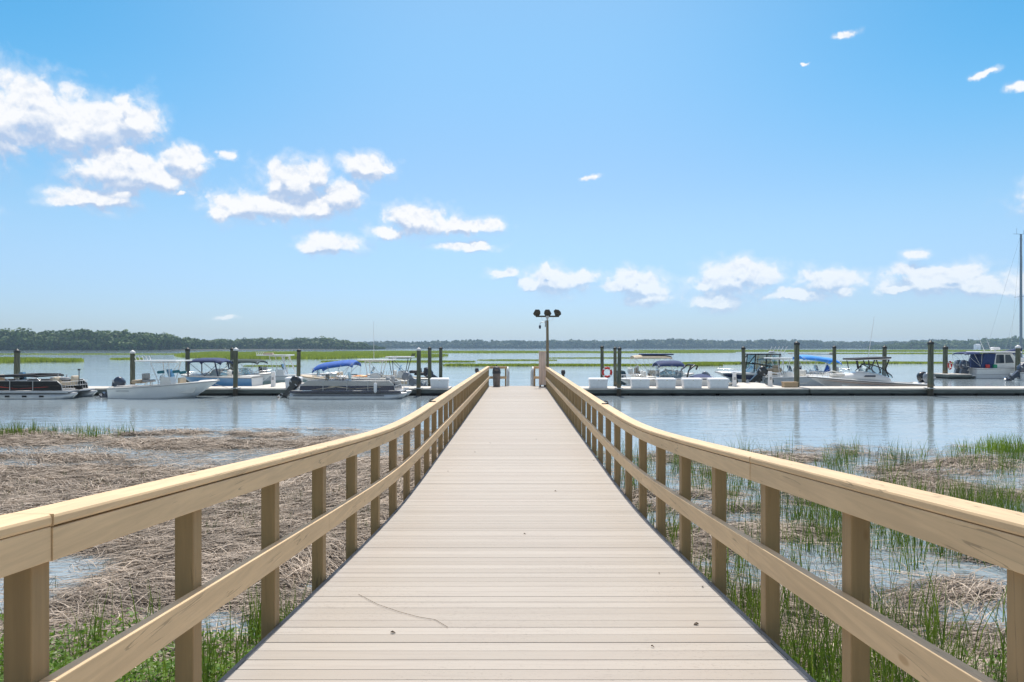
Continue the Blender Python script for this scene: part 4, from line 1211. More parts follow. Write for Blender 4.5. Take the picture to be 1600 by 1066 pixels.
b = MB(); b.torus((0, 0, .98), .22, .03, 18, 6, 'z'); b.build('cockpit_rim', M_BLKP, kx)

# white centre console with white top, bow left, grey outboard right
H = dict(L=0, B=2.35, zs=.74, zb=1.02, rake=.9, fine=2.3, sp=1.3)
r, H['L'] = boat('center_console_boat', 640, 524, 46.3, 'white centre console boat with tall antenna, in front of the black framed one')
hull(H, r, M_WHITE, M_OFFW, M_TAN, stripe=[(M_CREAM, .72, .92, 0, .95)], floor=.3, fore=.8)
outboard(r, -.02, 0, .45, M_OBG, 62, 1.1)
console(r, 2.35, .3, .95, M_WHITE, .42, .85, True, True, M_OFFW)
ttop(r, 1.05, 3.35, .95, 2.13, M_WHITE, (1.95, 2.75), .45, M_WTUBE)
antenna(r, (2.25, .8, 2.15), (2.28, .8, 4.7), .016)
b = MB()
for k in range(6): b.tube([(1.3 + k * .18, -.95, .65), (1.2 + k * .18, -.98, 1.35)], .018, 6)
b.build('rod_rack', M_STEEL, r)

H = dict(L=0, B=2.4, zs=.72, zb=1.0, rake=.9, fine=2.3, sp=1.3)
r, H['L'] = boat('center_console_boat', 672, 572, 49.8, 'white boat with black framed hard top beside the three pilings')
hull(H, r, M_WHITE, M_OFFW, M_BLKP, floor=.3, fore=.8)
outboard(r, -.02, 0, .55, M_OBN, 58, 1.15)
console(r, 2.05, .3, 1.0, M_WHITE, .42, .8, True, True, M_DKV)
ttop(r, 1.25, 3.1, .95, 2.28, M_WHITE, (1.75, 2.75), .5, M_BTUBE)
seats(r, [(1.05, 0, 1.2, .8, 1.2, 0), (.55, 0, 1.05, .5, 1.2, -1)], M_DKV)

# --- right side
H = dict(L=0, B=2.4, zs=.95, zb=.84, rake=1.0, fine=2.5, sp=1.4, pm=.45)
r, H['L'] = boat('bowrider_boat', 1108, 966, 46.0, 'white runabout with dark blue bimini behind the row of dock boxes')
hull(H, r, M_WHITE, M_WHITE, M_GREYV, stripe=[(M_TAUPE, .05, .48, 0, .95)], floor=.28, fore=.72)
wrap_shield(r, H, .36, .60, .55, .95)
canopy(r, 1.85, 3.62, 1.0, 1.90, M_NAVY, crown=.14, frame=(0, .5, 1), zg=.9, pivot=2.6, th=.09, drop=.14)
outboard(r, .05, 0, .62, M_OBG, 66, .95)
b = MB(); rings = []
for i in range(7):
    u = i / 6; rings.append([Vector((-.35 + 1.75 * u, y_, .90 + .30 * math.sin(math.pi * u) * (1 - (y_ / 1.15) ** 2))) for y_ in np.linspace(-1.12, 1.12, 9)] + [Vector((-.35 + 1.75 * u, y_, .84)) for y_ in np.linspace(1.12, -1.12, 9)])
b.loft(rings); b.build('stern_cover', M_NAVY, r)
b = MB()
b.tube([(1.75, -1.05, .95), (1.62, -1.0, 1.45), (1.2, -.9, 1.80), (1.0, -.85, 1.72), (1.1, -.84, 1.5)], .055, 8); b.tube([(1.75, 1.05, .95), (1.62, 1.0, 1.45), (1.2, .9, 1.80), (1.0, .85, 1.72), (1.1, .84, 1.5)], .055, 8); b.tube([(1.2, -.9, 1.80), (1.2, .9, 1.80)], .055, 8)
b.build('tow_arch', M_BTUBE, r)
seats(r, [(2.3, -.6, .95, .55, .55, -1), (2.3, .6, .95, .55, .55, -1), (3.1, -.6, .95, .55, .5, 1), (4.0, -.5, .92, .9, .5, 1), (4.0, .5, .92, .9, .5, 1)], M_OFFW)
for k in range(5):
    b = MB(); b.rbox((4.5 - k * .33, -.95, 1.02), (.10, .06, .34), .02, (0, .35, 0)); b.build('grey_trim_stripe', M_GREYV if k % 2 else M_DKV, r)
bow_rail(r, H, .70, .97, .24)

H = dict(L=0, B=2.4, zs=.75, zb=1.05, rake=.9, fine=2.3, sp=1.3)
r, H['L'] = boat('center_console_boat', 976, 1085, 50.2, 'white boat with beige canvas top and dark teal outboards at the paired pilings')
hull(H, r, M_WHITE, M_OFFW, M_GREYV, floor=.3, fore=.75)
for sg in (-1, 1): outboard(r, -.02, sg * .33, .48, mat('teal_dark_outboard', (.02, .06, .075), .3, coat=.4), 12, 1.1)
console(r, 2.2, .3, 1.0, M_CREAM, .45, .9, True, True, M_TAN)
canopy(r, .55, 3.3, 1.0, 2.32, M_BEIGEC, crown=.06, frame=(0, .35, .7, 1), zg=.9, pivot=1.9, drop=.06, name='canvas_top')
b = MB(); b.rbox((2.3, 0, 2.46), (2.3, 1.5, .10), .045); b.build('folded_cover', M_NAVY, r)
seats(r, [(.7, 0, 1.0, .6, 1.6, -1), (1.2, .4, 1.15, .4, .5, -1)], M_OFFW)

H = dict(L=0, B=2.5, zs=.82, zb=.98, rake=1.1, fine=2.3, sp=1.3)
r, H['L'] = boat('cabin_cruiser', 1232, 1117, 55.5, 'white cruiser with black enclosure and rod tower, bow toward the dock boxes')
hull(H, r, M_WHITE, M_WHITE, M_GREYV, stripe=[(M_NAVYH, .40, .86, 0, .985)], floor=.35, fore=.58)
wrap_shield(r, H, .40, .56, .55, .5)
b = MB(); b.rbox((2.2, 0, 2.42), (2.5, 2.0, .09), .04); ht = b.build('enclosure_roof', M_BLACKC, r)
b = MB()
for sg in (-1, 1):
    for x_ in (1.05, 2.1, 3.0): b.tube([(x_ + .15, sg * 1.02, 1.0), (x_, sg * .98, 2.38)], .05, 8)
    b.tube([(1.1, sg * 1.0, 1.35), (3.3, sg * 1.0, 1.75)], .045, 6); b.tube([(3.0, sg * .98, 2.38), (3.6, sg * .9, 1.6)], .04, 6)
b.build('enclosure_frame', M_BTUBE, r)
for sg in (-1, 1):
  b = MB(); b.hexa([(1.2, sg * 1.0 - .008, 1.05), (3.1, sg * 1.0 - .008, 1.25), (3.1, sg * 1.0 + .008, 1.25), (1.2, sg * 1.0 + .008, 1.05)], [(1.1, sg * .98 - .008, 2.36), (3.0, sg * .98 - .008, 2.36), (3.0, sg * .98 + .008, 2.36), (1.1, sg * .98 + .008, 2.36)])
  b.build('clear_curtain', M_GLASS, r)
b = MB()
for k in range(5): b.tube([(1.3 - k * .12, -.9 + k * .45, 2.4), (1.0 - k * .14, -.9 + k * .45, 3.05)], .022, 6)
b.tube([(1.25, -.95, 2.62), (.8, .95, 2.62)], .02, 6); b.rbox((1.35, 0, 2.60), (.35, .5, .16), .05)
for sg in (-1, 1): b.tube([(1.1, sg * 1.0, 1.0), (.75, sg * .95, 1.9), (1.05, sg * .9, 2.6)], .03, 6)
b.build('rod_tower', M_WTUBE, r)
bow_rail(r, H, .62, .97, .26)

H = dict(L=0, B=2.3, zs=.78, zb=1.0, rake=1.0, fine=2.3, sp=1.4)
r, H['L'] = boat('center_console_boat', 1190, 1318, 50.4, 'grey white centre console boat with dark outboard over the dock finger')
hull(H, r, M_GREYH, M_WHITE, M_GREYV, floor=.32, fore=.78)
outboard(r, -.02, 0, .55, M_OBK, 48, 1.25)
console(r, 1.95, .32, .9, M_WHITE, .42, .8, True, True, M_TAN)
ttop(r, .45, 1.95, .85, 2.18, M_WHITE, (1.2, 1.75), .5, M_WTUBE, rod=False)
seats(r, [(.7, 0, .85, .6, 1.3, 0), (3.6, 0, .85, 1.2, 1.1, -1)], M_OFFW)
b = MB(); b.rbox((1.05, 0, 1.30), (.75, .7, .35), .12); b.rbox((1.1, .1, 1.55), (.4, .5, .25), .1); b.build('bundled_cover', M_TAN, r)

H = dict(L=0, B=2.4, zs=.80, zb=.95, rake=.9, fine=2.6, sp=1.4)
r, H['L'] = boat('deck_boat', 1232, 1332, 54.2, 'white deck boat with the brightest sky blue bimini on the right side')
hull(H, r, M_WHITE, M_WHITE, M_GREYV, stripe=[(M_GREYV, .3, .6, 0, .95)], floor=.35, fore=.8)
canopy(r, .75, 3.75, 1.05, 2.10, M_SKYB, crown=.12, slope=-.38, frame=(0, .3, .65, 1), zg=1.0, pivot=2.3, th=.08, drop=.15)
b = MB(); b.tube([(.2, .6, 2.47), (3.6, .6, 2.42)], .035, 6); b.rbox((3.65, .6, 2.46), (.22, .3, .20), .06); b.build('rolled_pole', M_TAN, r)
console(r, 2.1, .35, .8, M_WHITE, .4, .7, True, True, M_DKV)
seats(r, [(.8, -.6, .95, 1.0, .6, -1), (3.0, -.7, .98, 1.0, .5, 1), (3.0, .7, .98, 1.0, .5, 1), (1.4, .6, 1.05, .5, .5, -1)], M_OFFW)
b = MB(); b.hexa([(2.6, -.75, 1.05), (3.0, -.75, 1.05), (3.0, -.45, 1.05), (2.6, -.45, 1.05)], [(2.75, -.66, 1.62), (2.85, -.66, 1.62), (2.85, -.54, 1.62), (2.75, -.54, 1.62)]); b.build('folded_umbrella', M_BLUE, r)
bow_rail(r, H, .70, .97, .3)

# big walkaround with black hard top
H = dict(L=0, B=2.6, zs=.52, zb=1.02, rake=1.2, fine=2.1, sp=1.25)
r, H['L'] = boat('walkaround_boat', 1441, 1262, 46.1, 'long white cruiser with black hardtop and twin outboards along the right dock')
hull(H, r, M_PINKH, M_WHITE, M_DKV, stripe=[(mat('warm_band', (.55, .40, .33), .35), .70, .80, 0, .93), (M_GREYV, .60, .64, 0, .96)], floor=.34, fore=.74)
for sg in (-1, 1): outboard(r, -.03, sg * .36, .42, M_OBK if sg < 0 else M_OBG, 20, 1.15)
b = MB(); rings = []
LL = H['L']
for (x_, w_, z_) in ((2.55, .88, .98), (3.1, .90, 1.20), (3.9, .86, 1.36), (4.6, .80, 1.34), (5.4, .66, 1.20), (6.2, .44, 1.04), (6.9, .15, .98)):
    ring = []
    z0 = sheer(H, x_ / LL) - .1
    for k in range(13):
        a = math.pi * k / 12; ring.append(Vector((x_, w_ * math.copysign(abs(math.cos(a)) ** .5, math.cos(a)), z0 + (z_ - z0) * math.sin(a) ** .55)))
    rings.append(ring)
b.loft(rings); cb = b.build('cabin', M_WHITE, r)
for sg in (-1, 1):
    b = MB(); b.hexa([(3.6, sg * .87 - .02, 1.02), (4.35, sg * .84 - .02, 1.02), (4.35, sg * .84 + .02, 1.02), (3.6, sg * .87 + .02, 1.02)], [(3.6, sg * .85 - .02, 1.12), (4.25, sg * .83 - .02, 1.12), (4.25, sg * .83 + .02, 1.12), (3.6, sg * .85 + .02, 1.12)]); b.build('cabin_window', M_DGLASS, cb)
base = [Vector(p) for p in ((2.5, -.92, .95), (3.4, -.90, 1.22), (4.15, -.72, 1.36), (4.5, 0, 1.40), (4.15, .72, 1.36), (3.4, .90, 1.22), (2.5, .92, .95))]
topp = [Vector(p) for p in ((2.55, -.90, 1.10), (3.2, -.86, 1.62), (3.75, -.66, 1.82), (4.0, 0, 1.86), (3.75, .66, 1.82), (3.2, .86, 1.62), (2.55, .90, 1.10))]
b = MB(); b.add(base + topp, [(i, i + 1, i + 8, i + 7) for i in range(6)], True); ws = b.build('windshield', M_GLASS, r)
b = MB(); b.tube(topp, .035, 6); [b.tube([base[i], topp[i]], .024, 6) for i in range(7)]; b.build('windshield_frame', M_BTUBE, ws)
b = MB(); b.rbox((3.75, 0, 2.24), (2.35, 1.95, .09), .042, (0, .045, 0)); ht = b.build('hard_top', M_BLACKC, r)
b = MB(); b.rbox((3.75, 0, 2.17), (2.3, 1.9, .05), .02, (0, .045, 0)); b.build('top_liner', M_WHITE, ht)
b = MB()
for sg in (-1, 1):
    b.tube([(2.75, sg * .9, 1.0), (2.95, sg * .9, 1.55), (2.72, sg * .9, 2.16)], .045, 8); b.tube([(3.25, sg * .88, 1.25), (3.55, sg * .86, 2.16)], .04, 8); b.tube([(3.95, sg * .8, 1.5), (4.05, sg * .82, 2.18)], .04, 8); b.tube([(4.6, sg * .7, 1.4), (4.75, sg * .75, 2.2)], .03, 6); b.tube([(2.72, sg * .9, 2.14), (3.55, sg * .86, 2.15), (4.05, sg * .82, 2.16), (4.75, sg * .75, 2.18)], .03, 6)
b.tube([(2.72, -.9, 2.13), (2.72, .9, 2.13)], .03, 6); b.tube([(4.05, -.82, 2.15), (4.05, .82, 2.15)], .03, 6)
b.build('top_frame', M_BTUBE, r)
antenna(r, (3.95, .6, 2.3), (3.55, .6, 5.0), .02); antenna(r, (2.9, -.6, 2.3), (2.9, -.6, 2.7), .012)
b = MB(); b.rbox((5.9, .3, 1.12), (.9, .6, .22), .1); b.tube([(5.4, 0, 1.2), (6.1, .1, 1.38), (6.6, 0, 1.2)], .05, 6); b.build('anchor_bundle', M_OFFW, r)
b = MB(); b.rbox((2.35, -.95, .93), (.16, .1, .34), .04); b.build('red_bag', M_RED, r)
bow_rail(r, H, .76, .97, .30)
b = MB(); b.tube([(7.1, -.35, .95), (7.4, -.9, .5), (7.6, -1.5, .46)], .014, 5); b.build('mooring_line', M_ROPE, r)

# far right: cabin boat, raised outboard boat, sailboat
H = dict(L=0, B=2.9, zs=.92, zb=1.45, rake=1.3, fine=2.2, sp=1.5)
r, H['L'] = boat('cabin_cruiser', 1513, 1650, 66.0, 'far white cabin boat with navy curtains and twin outboards at the right')
hull(H, r, M_WHITE, M_WHITE, M_GREYV, stripe=[(M_GREYV, .40, .44, 0, .97)], floor=.4, fore=.6)
for sg in (-1, 1): outboard(r, -.35, sg * .42, .62, M_OBN if sg < 0 else M_OBG, 18, 1.45)
b = MB(); b.rbox((-.35, 0, .28), (.8, 2.2, .14), .05); b.build('swim_platform', M_OFFW, r)
b = MB(); b.hexa([(1.6, -1.05, .95), (4.6, -1.0, 1.1), (4.6, 1.0, 1.1), (1.6, 1.05, .95)], [(2.0, -.98, 2.42), (3.6, -.92, 2.42), (3.6, .92, 2.42), (2.0, .98, 2.42)]); cb = b.build('cabin', M_WHITE, r, bevel=.06)
for sg in (-1, 1):
    b = MB(); b.hexa([(1.95, sg * 1.035 - .02, 1.45), (2.75, sg * 1.02 - .02, 1.48), (2.75, sg * 1.02 + .02, 1.48), (1.95, sg * 1.035 + .02, 1.45)], [(2.05, sg * .985 - .02, 2.28), (2.75, sg * .965 - .02, 2.28), (2.75, sg * .965 + .02, 2.28), (2.05, sg * .985 + .02, 2.28)])
    b.build('cabin_window', M_DGLASS, cb)
    b = MB(); b.hexa([(2.9, sg * 1.015 - .02, 1.48), (3.7, sg * 1.0 - .02, 1.52), (3.7, sg * 1.0 + .02, 1.52), (2.9, sg * 1.015 + .02, 1.48)], [(2.9, sg * .962 - .02, 2.28), (3.35, sg * .945 - .02, 2.28), (3.35, sg * .945 + .02, 2.28), (2.9, sg * .962 + .02, 2.28)])
    b.build('cabin_window', M_DGLASS, cb)
b = MB(); b.hexa([(.5, -1.1, 1.0), (1.7, -1.1, 1.0), (1.7, 1.1, 1.0), (.5, 1.1, 1.0)], [(.9, -1.0, 2.36), (2.0, -1.0, 2.36), (2.0, 1.0, 2.36), (.9, 1.0, 2.36)]); b.build('aft_curtain', M_NAVY, r, bevel=.04)
b = MB(); b.rbox((2.45, 0, 2.52), (3.9, 2.3, .14), .06); b.build('hard_top', M_WHITE, r)
canopy(r, -.9, .7, 1.0, 2.46, M_NAVY, crown=.06, frame=(0, .5), zg=1.1, pivot=.6, name='aft_awning', drop=.1)
antenna(r, (1.6, -.9, 2.6), (.9, -1.1, 4.1), .03); antenna(r, (2.2, .9, 2.6), (1.7, 1.1, 4.1), .03)
b = MB(); b.rbox((2.6, 0, 2.85), (.75, .5, .28), .1); b.tube([(2.6, 0, 2.6), (2.6, 0, 2.75)], .08, 8); b.build('radar_unit', M_WHT, r)
for m_, x_ in ((M_RED, 1.05), (M_GREEN, 1.75)):
    b = MB(); b.rbox((x_, -1.2, 1.18), (.36, .22, .34), .06); b.build('hanging_bag', m_, r)
bow_rail(r, H, .58, .97, .5)

H = dict(L=0, B=2.4, zs=.70, zb=1.1, rake=1.0, fine=2.3, sp=1.4)
r, H['L'] = boat('center_console_boat', 1592, 1690, 60.9, 'white boat entering from the right edge with its outboard raised')
hull(H, r, M_WHITE, M_OFFW, M_GREYV, floor=.3, fore=.8)
outboard(r, .25, 0, .40, M_OBN, 50, 1.4)
console(r, 2.4, .3, .95, M_WHITE, .42, .8)

H = dict(L=0, B=3.2, zs=1.05, zb=1.5, rake=1.4, fine=1.9, sp=1.6, gw=.5)
r, H['L'] = boat('sailboat', 1535, 1655, 80.0, 'white sailboat with tall mast and navy sail cover at the right edge', 'sailboat')
hull(H, r, M_WHITE, M_OFFW, M_NAVYH, stripe=[(M_NAVYH, .80, .88, 0, .97)], floor=.6, fore=.3)
b = MB(); rings = []
for (x_, w_, z_) in ((2.6, .95, 1.25), (2.7, .98, 1.75), (4.5, .9, 1.85), (6.2, .6, 1.75), (6.7, .4, 1.45)):
    rings.append([Vector((x_, w_ * math.copysign(abs(math.cos(a)) ** .5, math.cos(a)), 1.15 + (z_ - 1.15) * math.sin(a) ** .5)) for a in np.linspace(0, math.pi, 11)])
b.loft(rings); cb = b.build('coachroof', M_WHITE, r)
mx_ = PX(1595.5, 80.0) - PX(1535, 80.0)
mtop = CAMZ - WATER + (543 - 366) * 80 / F
b = MB(); b.tube([(mx_, 0, 1.2), (mx_, 0, mtop * .6), (mx_, 0, mtop)], [.15, .14, .11], 10); b.build('mast', M_MASTB, r)
b = MB(); b.tube([(mx_ - .25, 0, mtop), (mx_ + .6, 0, mtop + .02)], .02, 5); b.tube([(mx_ - .9, 0, mtop + .03), (mx_ + .1, 0, mtop)], .02, 5); b.tube([(mx_ - .5, 0, mtop), (mx_ - .5, 0, mtop + .7)], .014, 5); b.tube([(mx_ + .3, 0, mtop), (mx_ + .3, 0, mtop + .45)], .014, 5); b.build('masthead_gear', M_MASTB, r)
b = MB()
for (p, q) in (((mx_, 0, mtop), (-.0, 0, 1.1)), ((mx_, 0, mtop), (H['L'] - .1, 0, 1.55)), ((mx_, 0, mtop), (mx_ - .3, 1.5, 1.2)), ((mx_, 0, mtop), (mx_ - .3, -1.5, 1.2)), ((mx_, 0, mtop * .6), (mx_ - 1.2, 1.4, 1.2)), ((mx_, 0, mtop * .6), (mx_ - 1.2, -1.4, 1.2))): b.tube([p, q], .010, 4)
b.tube([(mx_, -1.1, mtop * .55), (mx_, 1.1, mtop * .55)], .03, 6); b.build('rigging', M_STEEL, r)
b = MB(); b.tube([(mx_ - 4.3, 0, 2.15), (mx_ - 3, 0, 2.22), (mx_ - 1.5, 0, 2.35), (mx_ - .25, 0, 2.55), (mx_ - .1, 0, 2.9)], [.12, .22, .30, .36, .22], 12); b.build('sail_cover', M_NAVY, r)
b = MB(); b.tube([(mx_ - 4.5, 0, 2.0), (mx_ - .1, 0, 2.05)], .07, 8); b.build('boom', M_MASTB, r)
for s_ in (-1, 1):
    b = MB(); b.tube([(0.2, s_ * 1.3, 1.1), (0.2, s_ * 1.3, 1.75), (1.6, s_ * 1.45, 1.72), (5.5, s_ * 1.4, 1.8), (7.4, s_ * .9, 1.95)], .015, 5); b.build('lifeline', M_STEEL, r)

# ------------------------------------------------------------------ vegetation
def blades(name, base, h, w, az, lean, m, seg=3, tip=.15, curve=1.6):
    """tapered upright strips; base (n,3), h / w / az (n), lean (n,2) horizontal offset of the tip"""
    n = len(base)
    lv = np.linspace(0, 1, seg + 1)
    cx, cy = np.cos(az), np.sin(az)
    V = np.zeros((n, seg + 1, 2, 3))
    for i, t in enumerate(lv):
        c = base + np.stack([lean[:, 0] * t ** curve, lean[:, 1] * t ** curve, h * t * (1 - .12 * t)], 1)
        ww = w * (1 - (1 - tip) * t ** 1.3) / 2
        off = np.stack([cx * ww, cy * ww, 0 * ww], 1)
        V[:, i, 0] = c - off; V[:, i, 1] = c + off
    V = V.reshape(-1, 3)
    b = np.arange(n)[:, None] * (2 * (seg + 1)) + np.arange(seg)[None] * 2
    Q = np.stack([b, b + 1, b + 3, b + 2], -1).reshape(-1, 4)
    return np_mesh(name, V, Q, m)

M_STRAW = mat('dead_reed_straw', (0.375, 0.315, 0.255), 0.75, var=.25, scale=1.2, island=.5, spec=.3)
M_STRAWD = mat('wet_dark_reed', (0.17, 0.125, 0.085), 0.6, var=.3, scale=1.2, island=.5, spec=.4)
M_GRASS = leaf_mat('cordgrass_blade', (0.05, 0.105, 0.018), (0.19, 0.265, 0.055), .36)
M_GRASSD = leaf_mat('dark_cordgrass_blade', (0.03, 0.075, 0.018), (0.085, 0.15, 0.035), .3)
M_GRASSF = leaf_mat('marsh_meadow_blade', (0.19, 0.265, 0.04), (0.33, 0.39, 0.085), .32)
M_LEAF = leaf_mat('ground_cover_leaf', (0.065, 0.15, 0.018), (0.20, 0.31, 0.05), .35, .4)
M_TREE = leaf_mat('wood_foliage', (0.022, 0.055, 0.012), (0.12, 0.185, 0.045), .18, .65, .07)
M_TREE2 = leaf_mat('far_wood_foliage', (0.028, 0.050, 0.020), (0.07, 0.10, 0.04), .15, .7, .03)

def straws(name, xr, yr, n, cover, label, m, lmin=.22, lmax=1.0, pile=.065, seed=0, wmul=1.0):
    rg = np.random.default_rng(seed)
    u = rg.random(n * 3); x = xr[0] + (xr[1] - xr[0]) * rg.random(n * 3)
    y = yr[0] + (yr[1] - yr[0]) * (1 - np.sqrt(1 - rg.random(n * 3)))     # denser close by
    infov = np.abs(x) < 2.2 + y * .85
    keep = infov & (u < cover(x, y)) & (y < shore(x) + .2)
    x, y = x[keep][:n], y[keep][:n]; n = len(x)
    th = (vnoise(x, y * 1.4, .28, 3, 5) - .5) * 3.4 + rg.normal(0, .42, n)
    wild = rg.random(n) < .27; th[wild] = rg.random(wild.sum()) * math.pi
    L = lmin + (lmax - lmin) * rg.random(n) ** 1.4
    w = (.0045 + .0055 * rg.random(n)) * (1 + np.maximum(0, y - 6) * .055) * wmul
    thick = vnoise(x, y, .9, 3, 8)
    z0 = np.maximum(ground_z(x, y), WATER + .002) + pile * thick * rg.random(n) + .004
    bend = rg.normal(0, .28, n); tilt = rg.normal(0, .05, n); hump = rg.random(n) ** 3 * .10
    seg = 4; V = np.zeros((n, seg + 1, 2, 3))
    for i in range(seg + 1):
        t = i / seg - .5
        a = th + bend * t * 2
        px = x + np.cos(th) * L * t - np.sin(th) * bend * L * t * t
        py = y + np.sin(th) * L * t + np.cos(th) * bend * L * t * t
        pz = np.maximum(z0 + tilt * L * t + hump * (1 - 4 * t * t), WATER - .004)
        nx, ny = -np.sin(a), np.cos(a)
        ww = w * (1 - .5 * abs(t)) / 2
        k = np.where(rg.random(n) < .5, 1, -1) * 0 + ((np.arange(n) % 7) - 3) / 6.0
        V[:, i, 0] = np.stack([px - nx * ww, py - ny * ww, pz - ww * k], 1); V[:, i, 1] = np.stack([px + nx * ww, py + ny * ww, pz + ww * k], 1)
    b = np.arange(n)[:, None] * (2 * (seg + 1)) + np.arange(seg)[None] * 2
    Q = np.stack([b, b + 1, b + 3, b + 2], -1).reshape(-1, 4)
    return tag(np_mesh(name, V.reshape(-1, 3), Q, m), label, kind='stuff')

straws('dead_reeds', (-24, -1.60), (1.6, 26), 150000, lambda x, y: .06 + .07 * sstep(13, 20, y) + .80 * pudl(x, y), 'thick tangled mat of dead grey brown reeds left of the boardwalk', M_STRAW, seed=1)
straws('dead_reeds', (-24, -1.60), (1.6, 26), 46000, lambda x, y: .10 * sstep(12, 19, y) + pudl(x, y), 'wet dark reeds lying lower in the mat left of the boardwalk', M_STRAWD, pile=.03, seed=2)
straws('dead_reeds', (1.60, 21), (1.6, 23), 52000, lambda x, y: .10 + .88 * pudr(x, y), 'broken mats of dead reeds among puddles right of the boardwalk', M_STRAW, pile=.075, seed=3)
straws('dead_reeds', (1.60, 21), (1.6, 23), 26000, lambda x, y: .02 + pudr(x, y), 'wet dark reed litter between puddles right of the boardwalk', M_STRAWD, pile=.03, seed=4)

def grass(name, pts, hr, wr, label, m, seed, lean=.18, seg=3):
    rg = np.random.default_rng(seed); x, y = pts; n = len(x)
    base = np.stack([x, y, ground_z(x, y) - .02], 1)
    h = hr[0] + (hr[1] - hr[0]) * rg.random(n)
    w = wr[0] + (wr[1] - wr[0]) * rg.random(n)
    le = rg.normal(0, lean, (n, 2)) * h[:, None]
    return tag(blades(name, base, h, w, rg.normal(0, .7, n), le, m, seg), label, kind='stuff')
def clumps(n_c, per, xr, yr, cond, seed, sp=.12):
    rg = np.random.default_rng(seed)
    cx = xr[0] + (xr[1] - xr[0]) * rg.random(n_c * 6); cy = yr[0] + (yr[1] - yr[0]) * rg.random(n_c * 6)
    k = (rg.random(n_c * 6) < cond(cx, cy)) & (np.abs(cx) < 2 + cy * .85)
    cx, cy = cx[k][:n_c], cy[k][:n_c]
    cnt = np.maximum(2, (per * (.3 + 1.4 * rg.random(len(cx)))).astype(int))
    x = np.repeat(cx, cnt) + rg.normal(0, sp, cnt.sum()); y = np.repeat(cy, cnt) + rg.normal(0, sp, cnt.sum())
    ok = np.abs(x) > 1.72
    return x[ok], y[ok]
gn = lambda x, y: sstep(.42, .62, vnoise(x, y, .42, 3, 21)) * (1 - .8 * sstep(11, 17, y))
grass('marsh_grass', clumps(430, 14, (1.75, 15), (4.2, 20), gn, 31), (.34, .85), (.007, .015), 'green cordgrass clumps standing in the puddles right of the boardwalk', M_GRASS, 41)
grass('marsh_grass', clumps(300, 9, (1.75, 15), (3.6, 18), gn, 32), (.35, .85), (.006, .012), 'darker thin reed stems among the puddles right of the boardwalk', M_GRASSD, 42, .12)
grass('marsh_grass', clumps(330, 14, (12.2, 21), (18.9, 22.8), lambda x, y: sstep(.30, .5, vnoise(x, y * 1.4, .5, 2, 5)) * sstep(12.2, 13.4, x), 33, .2), (.40, .72), (.012, .026), 'dense bright grass bed at the water edge on the far right', leaf_mat('bright_cordgrass_blade', (0.09, 0.17, 0.022), (0.25, 0.35, 0.06), .40), 43, .13)
grass('marsh_grass', clumps(75, 9, (5.4, 8.6), (22.0, 24.2), lambda x, y: .3 + .7 * sstep(.4, .6, vnoise(x, y, .9, 2, 7)), 34, .14), (.20, .50), (.010, .020), 'small grass patch in the water right of the boardwalk, beyond the mats', M_GRASS, 44, .12)
grass('marsh_grass', clumps(20, 9, (4.5, 15), (15.5, 20.5), lambda x, y: .2 + .8 * gn(x, y), 39, .16), (.3, .6), (.010, .020), 'grass tufts along the outer edge of the right hand mats', M_GRASS, 49, .12)
grass('marsh_grass', clumps(170, 10, (-21, -12.6), (22.0, 25.6), lambda x, y: sstep(-12.4, -14.5, x) * (.35 + .65 * sstep(.35, .55, vnoise(x, y, .8, 2, 3))), 35, .16), (.25, .62), (.012, .024), 'low grass fringe at the water edge on the far left', M_GRASS, 45, .14)
grass('marsh_grass', clumps(12, 5, (-7, -4), (24, 26), lambda x, y: .6 + 0 * x, 36, .5), (.3, .6), (.010, .016), 'few thin grass stems in the water left of the boardwalk', M_GRASSD, 46, .10)
grass('marsh_grass', clumps(60, 13, (-4.2, -1.75), (3.2, 6.8), lambda x, y: .2 + .8 * sstep(-3.0, -1.8, x), 37, .06), (.35, .80), (.007, .016), 'tall green grass tufts beside the left handrail posts', M_GRASS, 47, .12)
grass('marsh_grass', clumps(62, 13, (1.75, 6.5), (2.8, 7.6), lambda x, y: .7 + 0 * x, 38, .07), (.40, .95), (.008, .017), 'green grass tufts growing through the leaves near the right handrail', M_GRASS, 48, .16)
grass('marsh_grass', clumps(160, 9, (-14, -1.8), (5, 16), lambda x, y: .10 + .3 * gn(x, y), 50, .10), (.10, .28), (.006, .010), 'short green shoots poking through the left reed mat', M_GRASSD, 51, .2)

grass('dead_reeds', clumps(330, 7, (1.75, 15), (3.2, 19), lambda x, y: .25 + .75 * gn(x, y), 52, .14), (.15, .60), (.005, .010), 'standing dead tan stems among the green clumps on the right', M_STRAW, 53, .35)
grass('dead_reeds', clumps(180, 6, (-13, -1.75), (3.2, 18), lambda x, y: .5 + 0 * x, 54, .2), (.12, .38), (.004, .009), 'loose dead stems sticking up out of the left reed mat', M_STRAW, 55, .7)

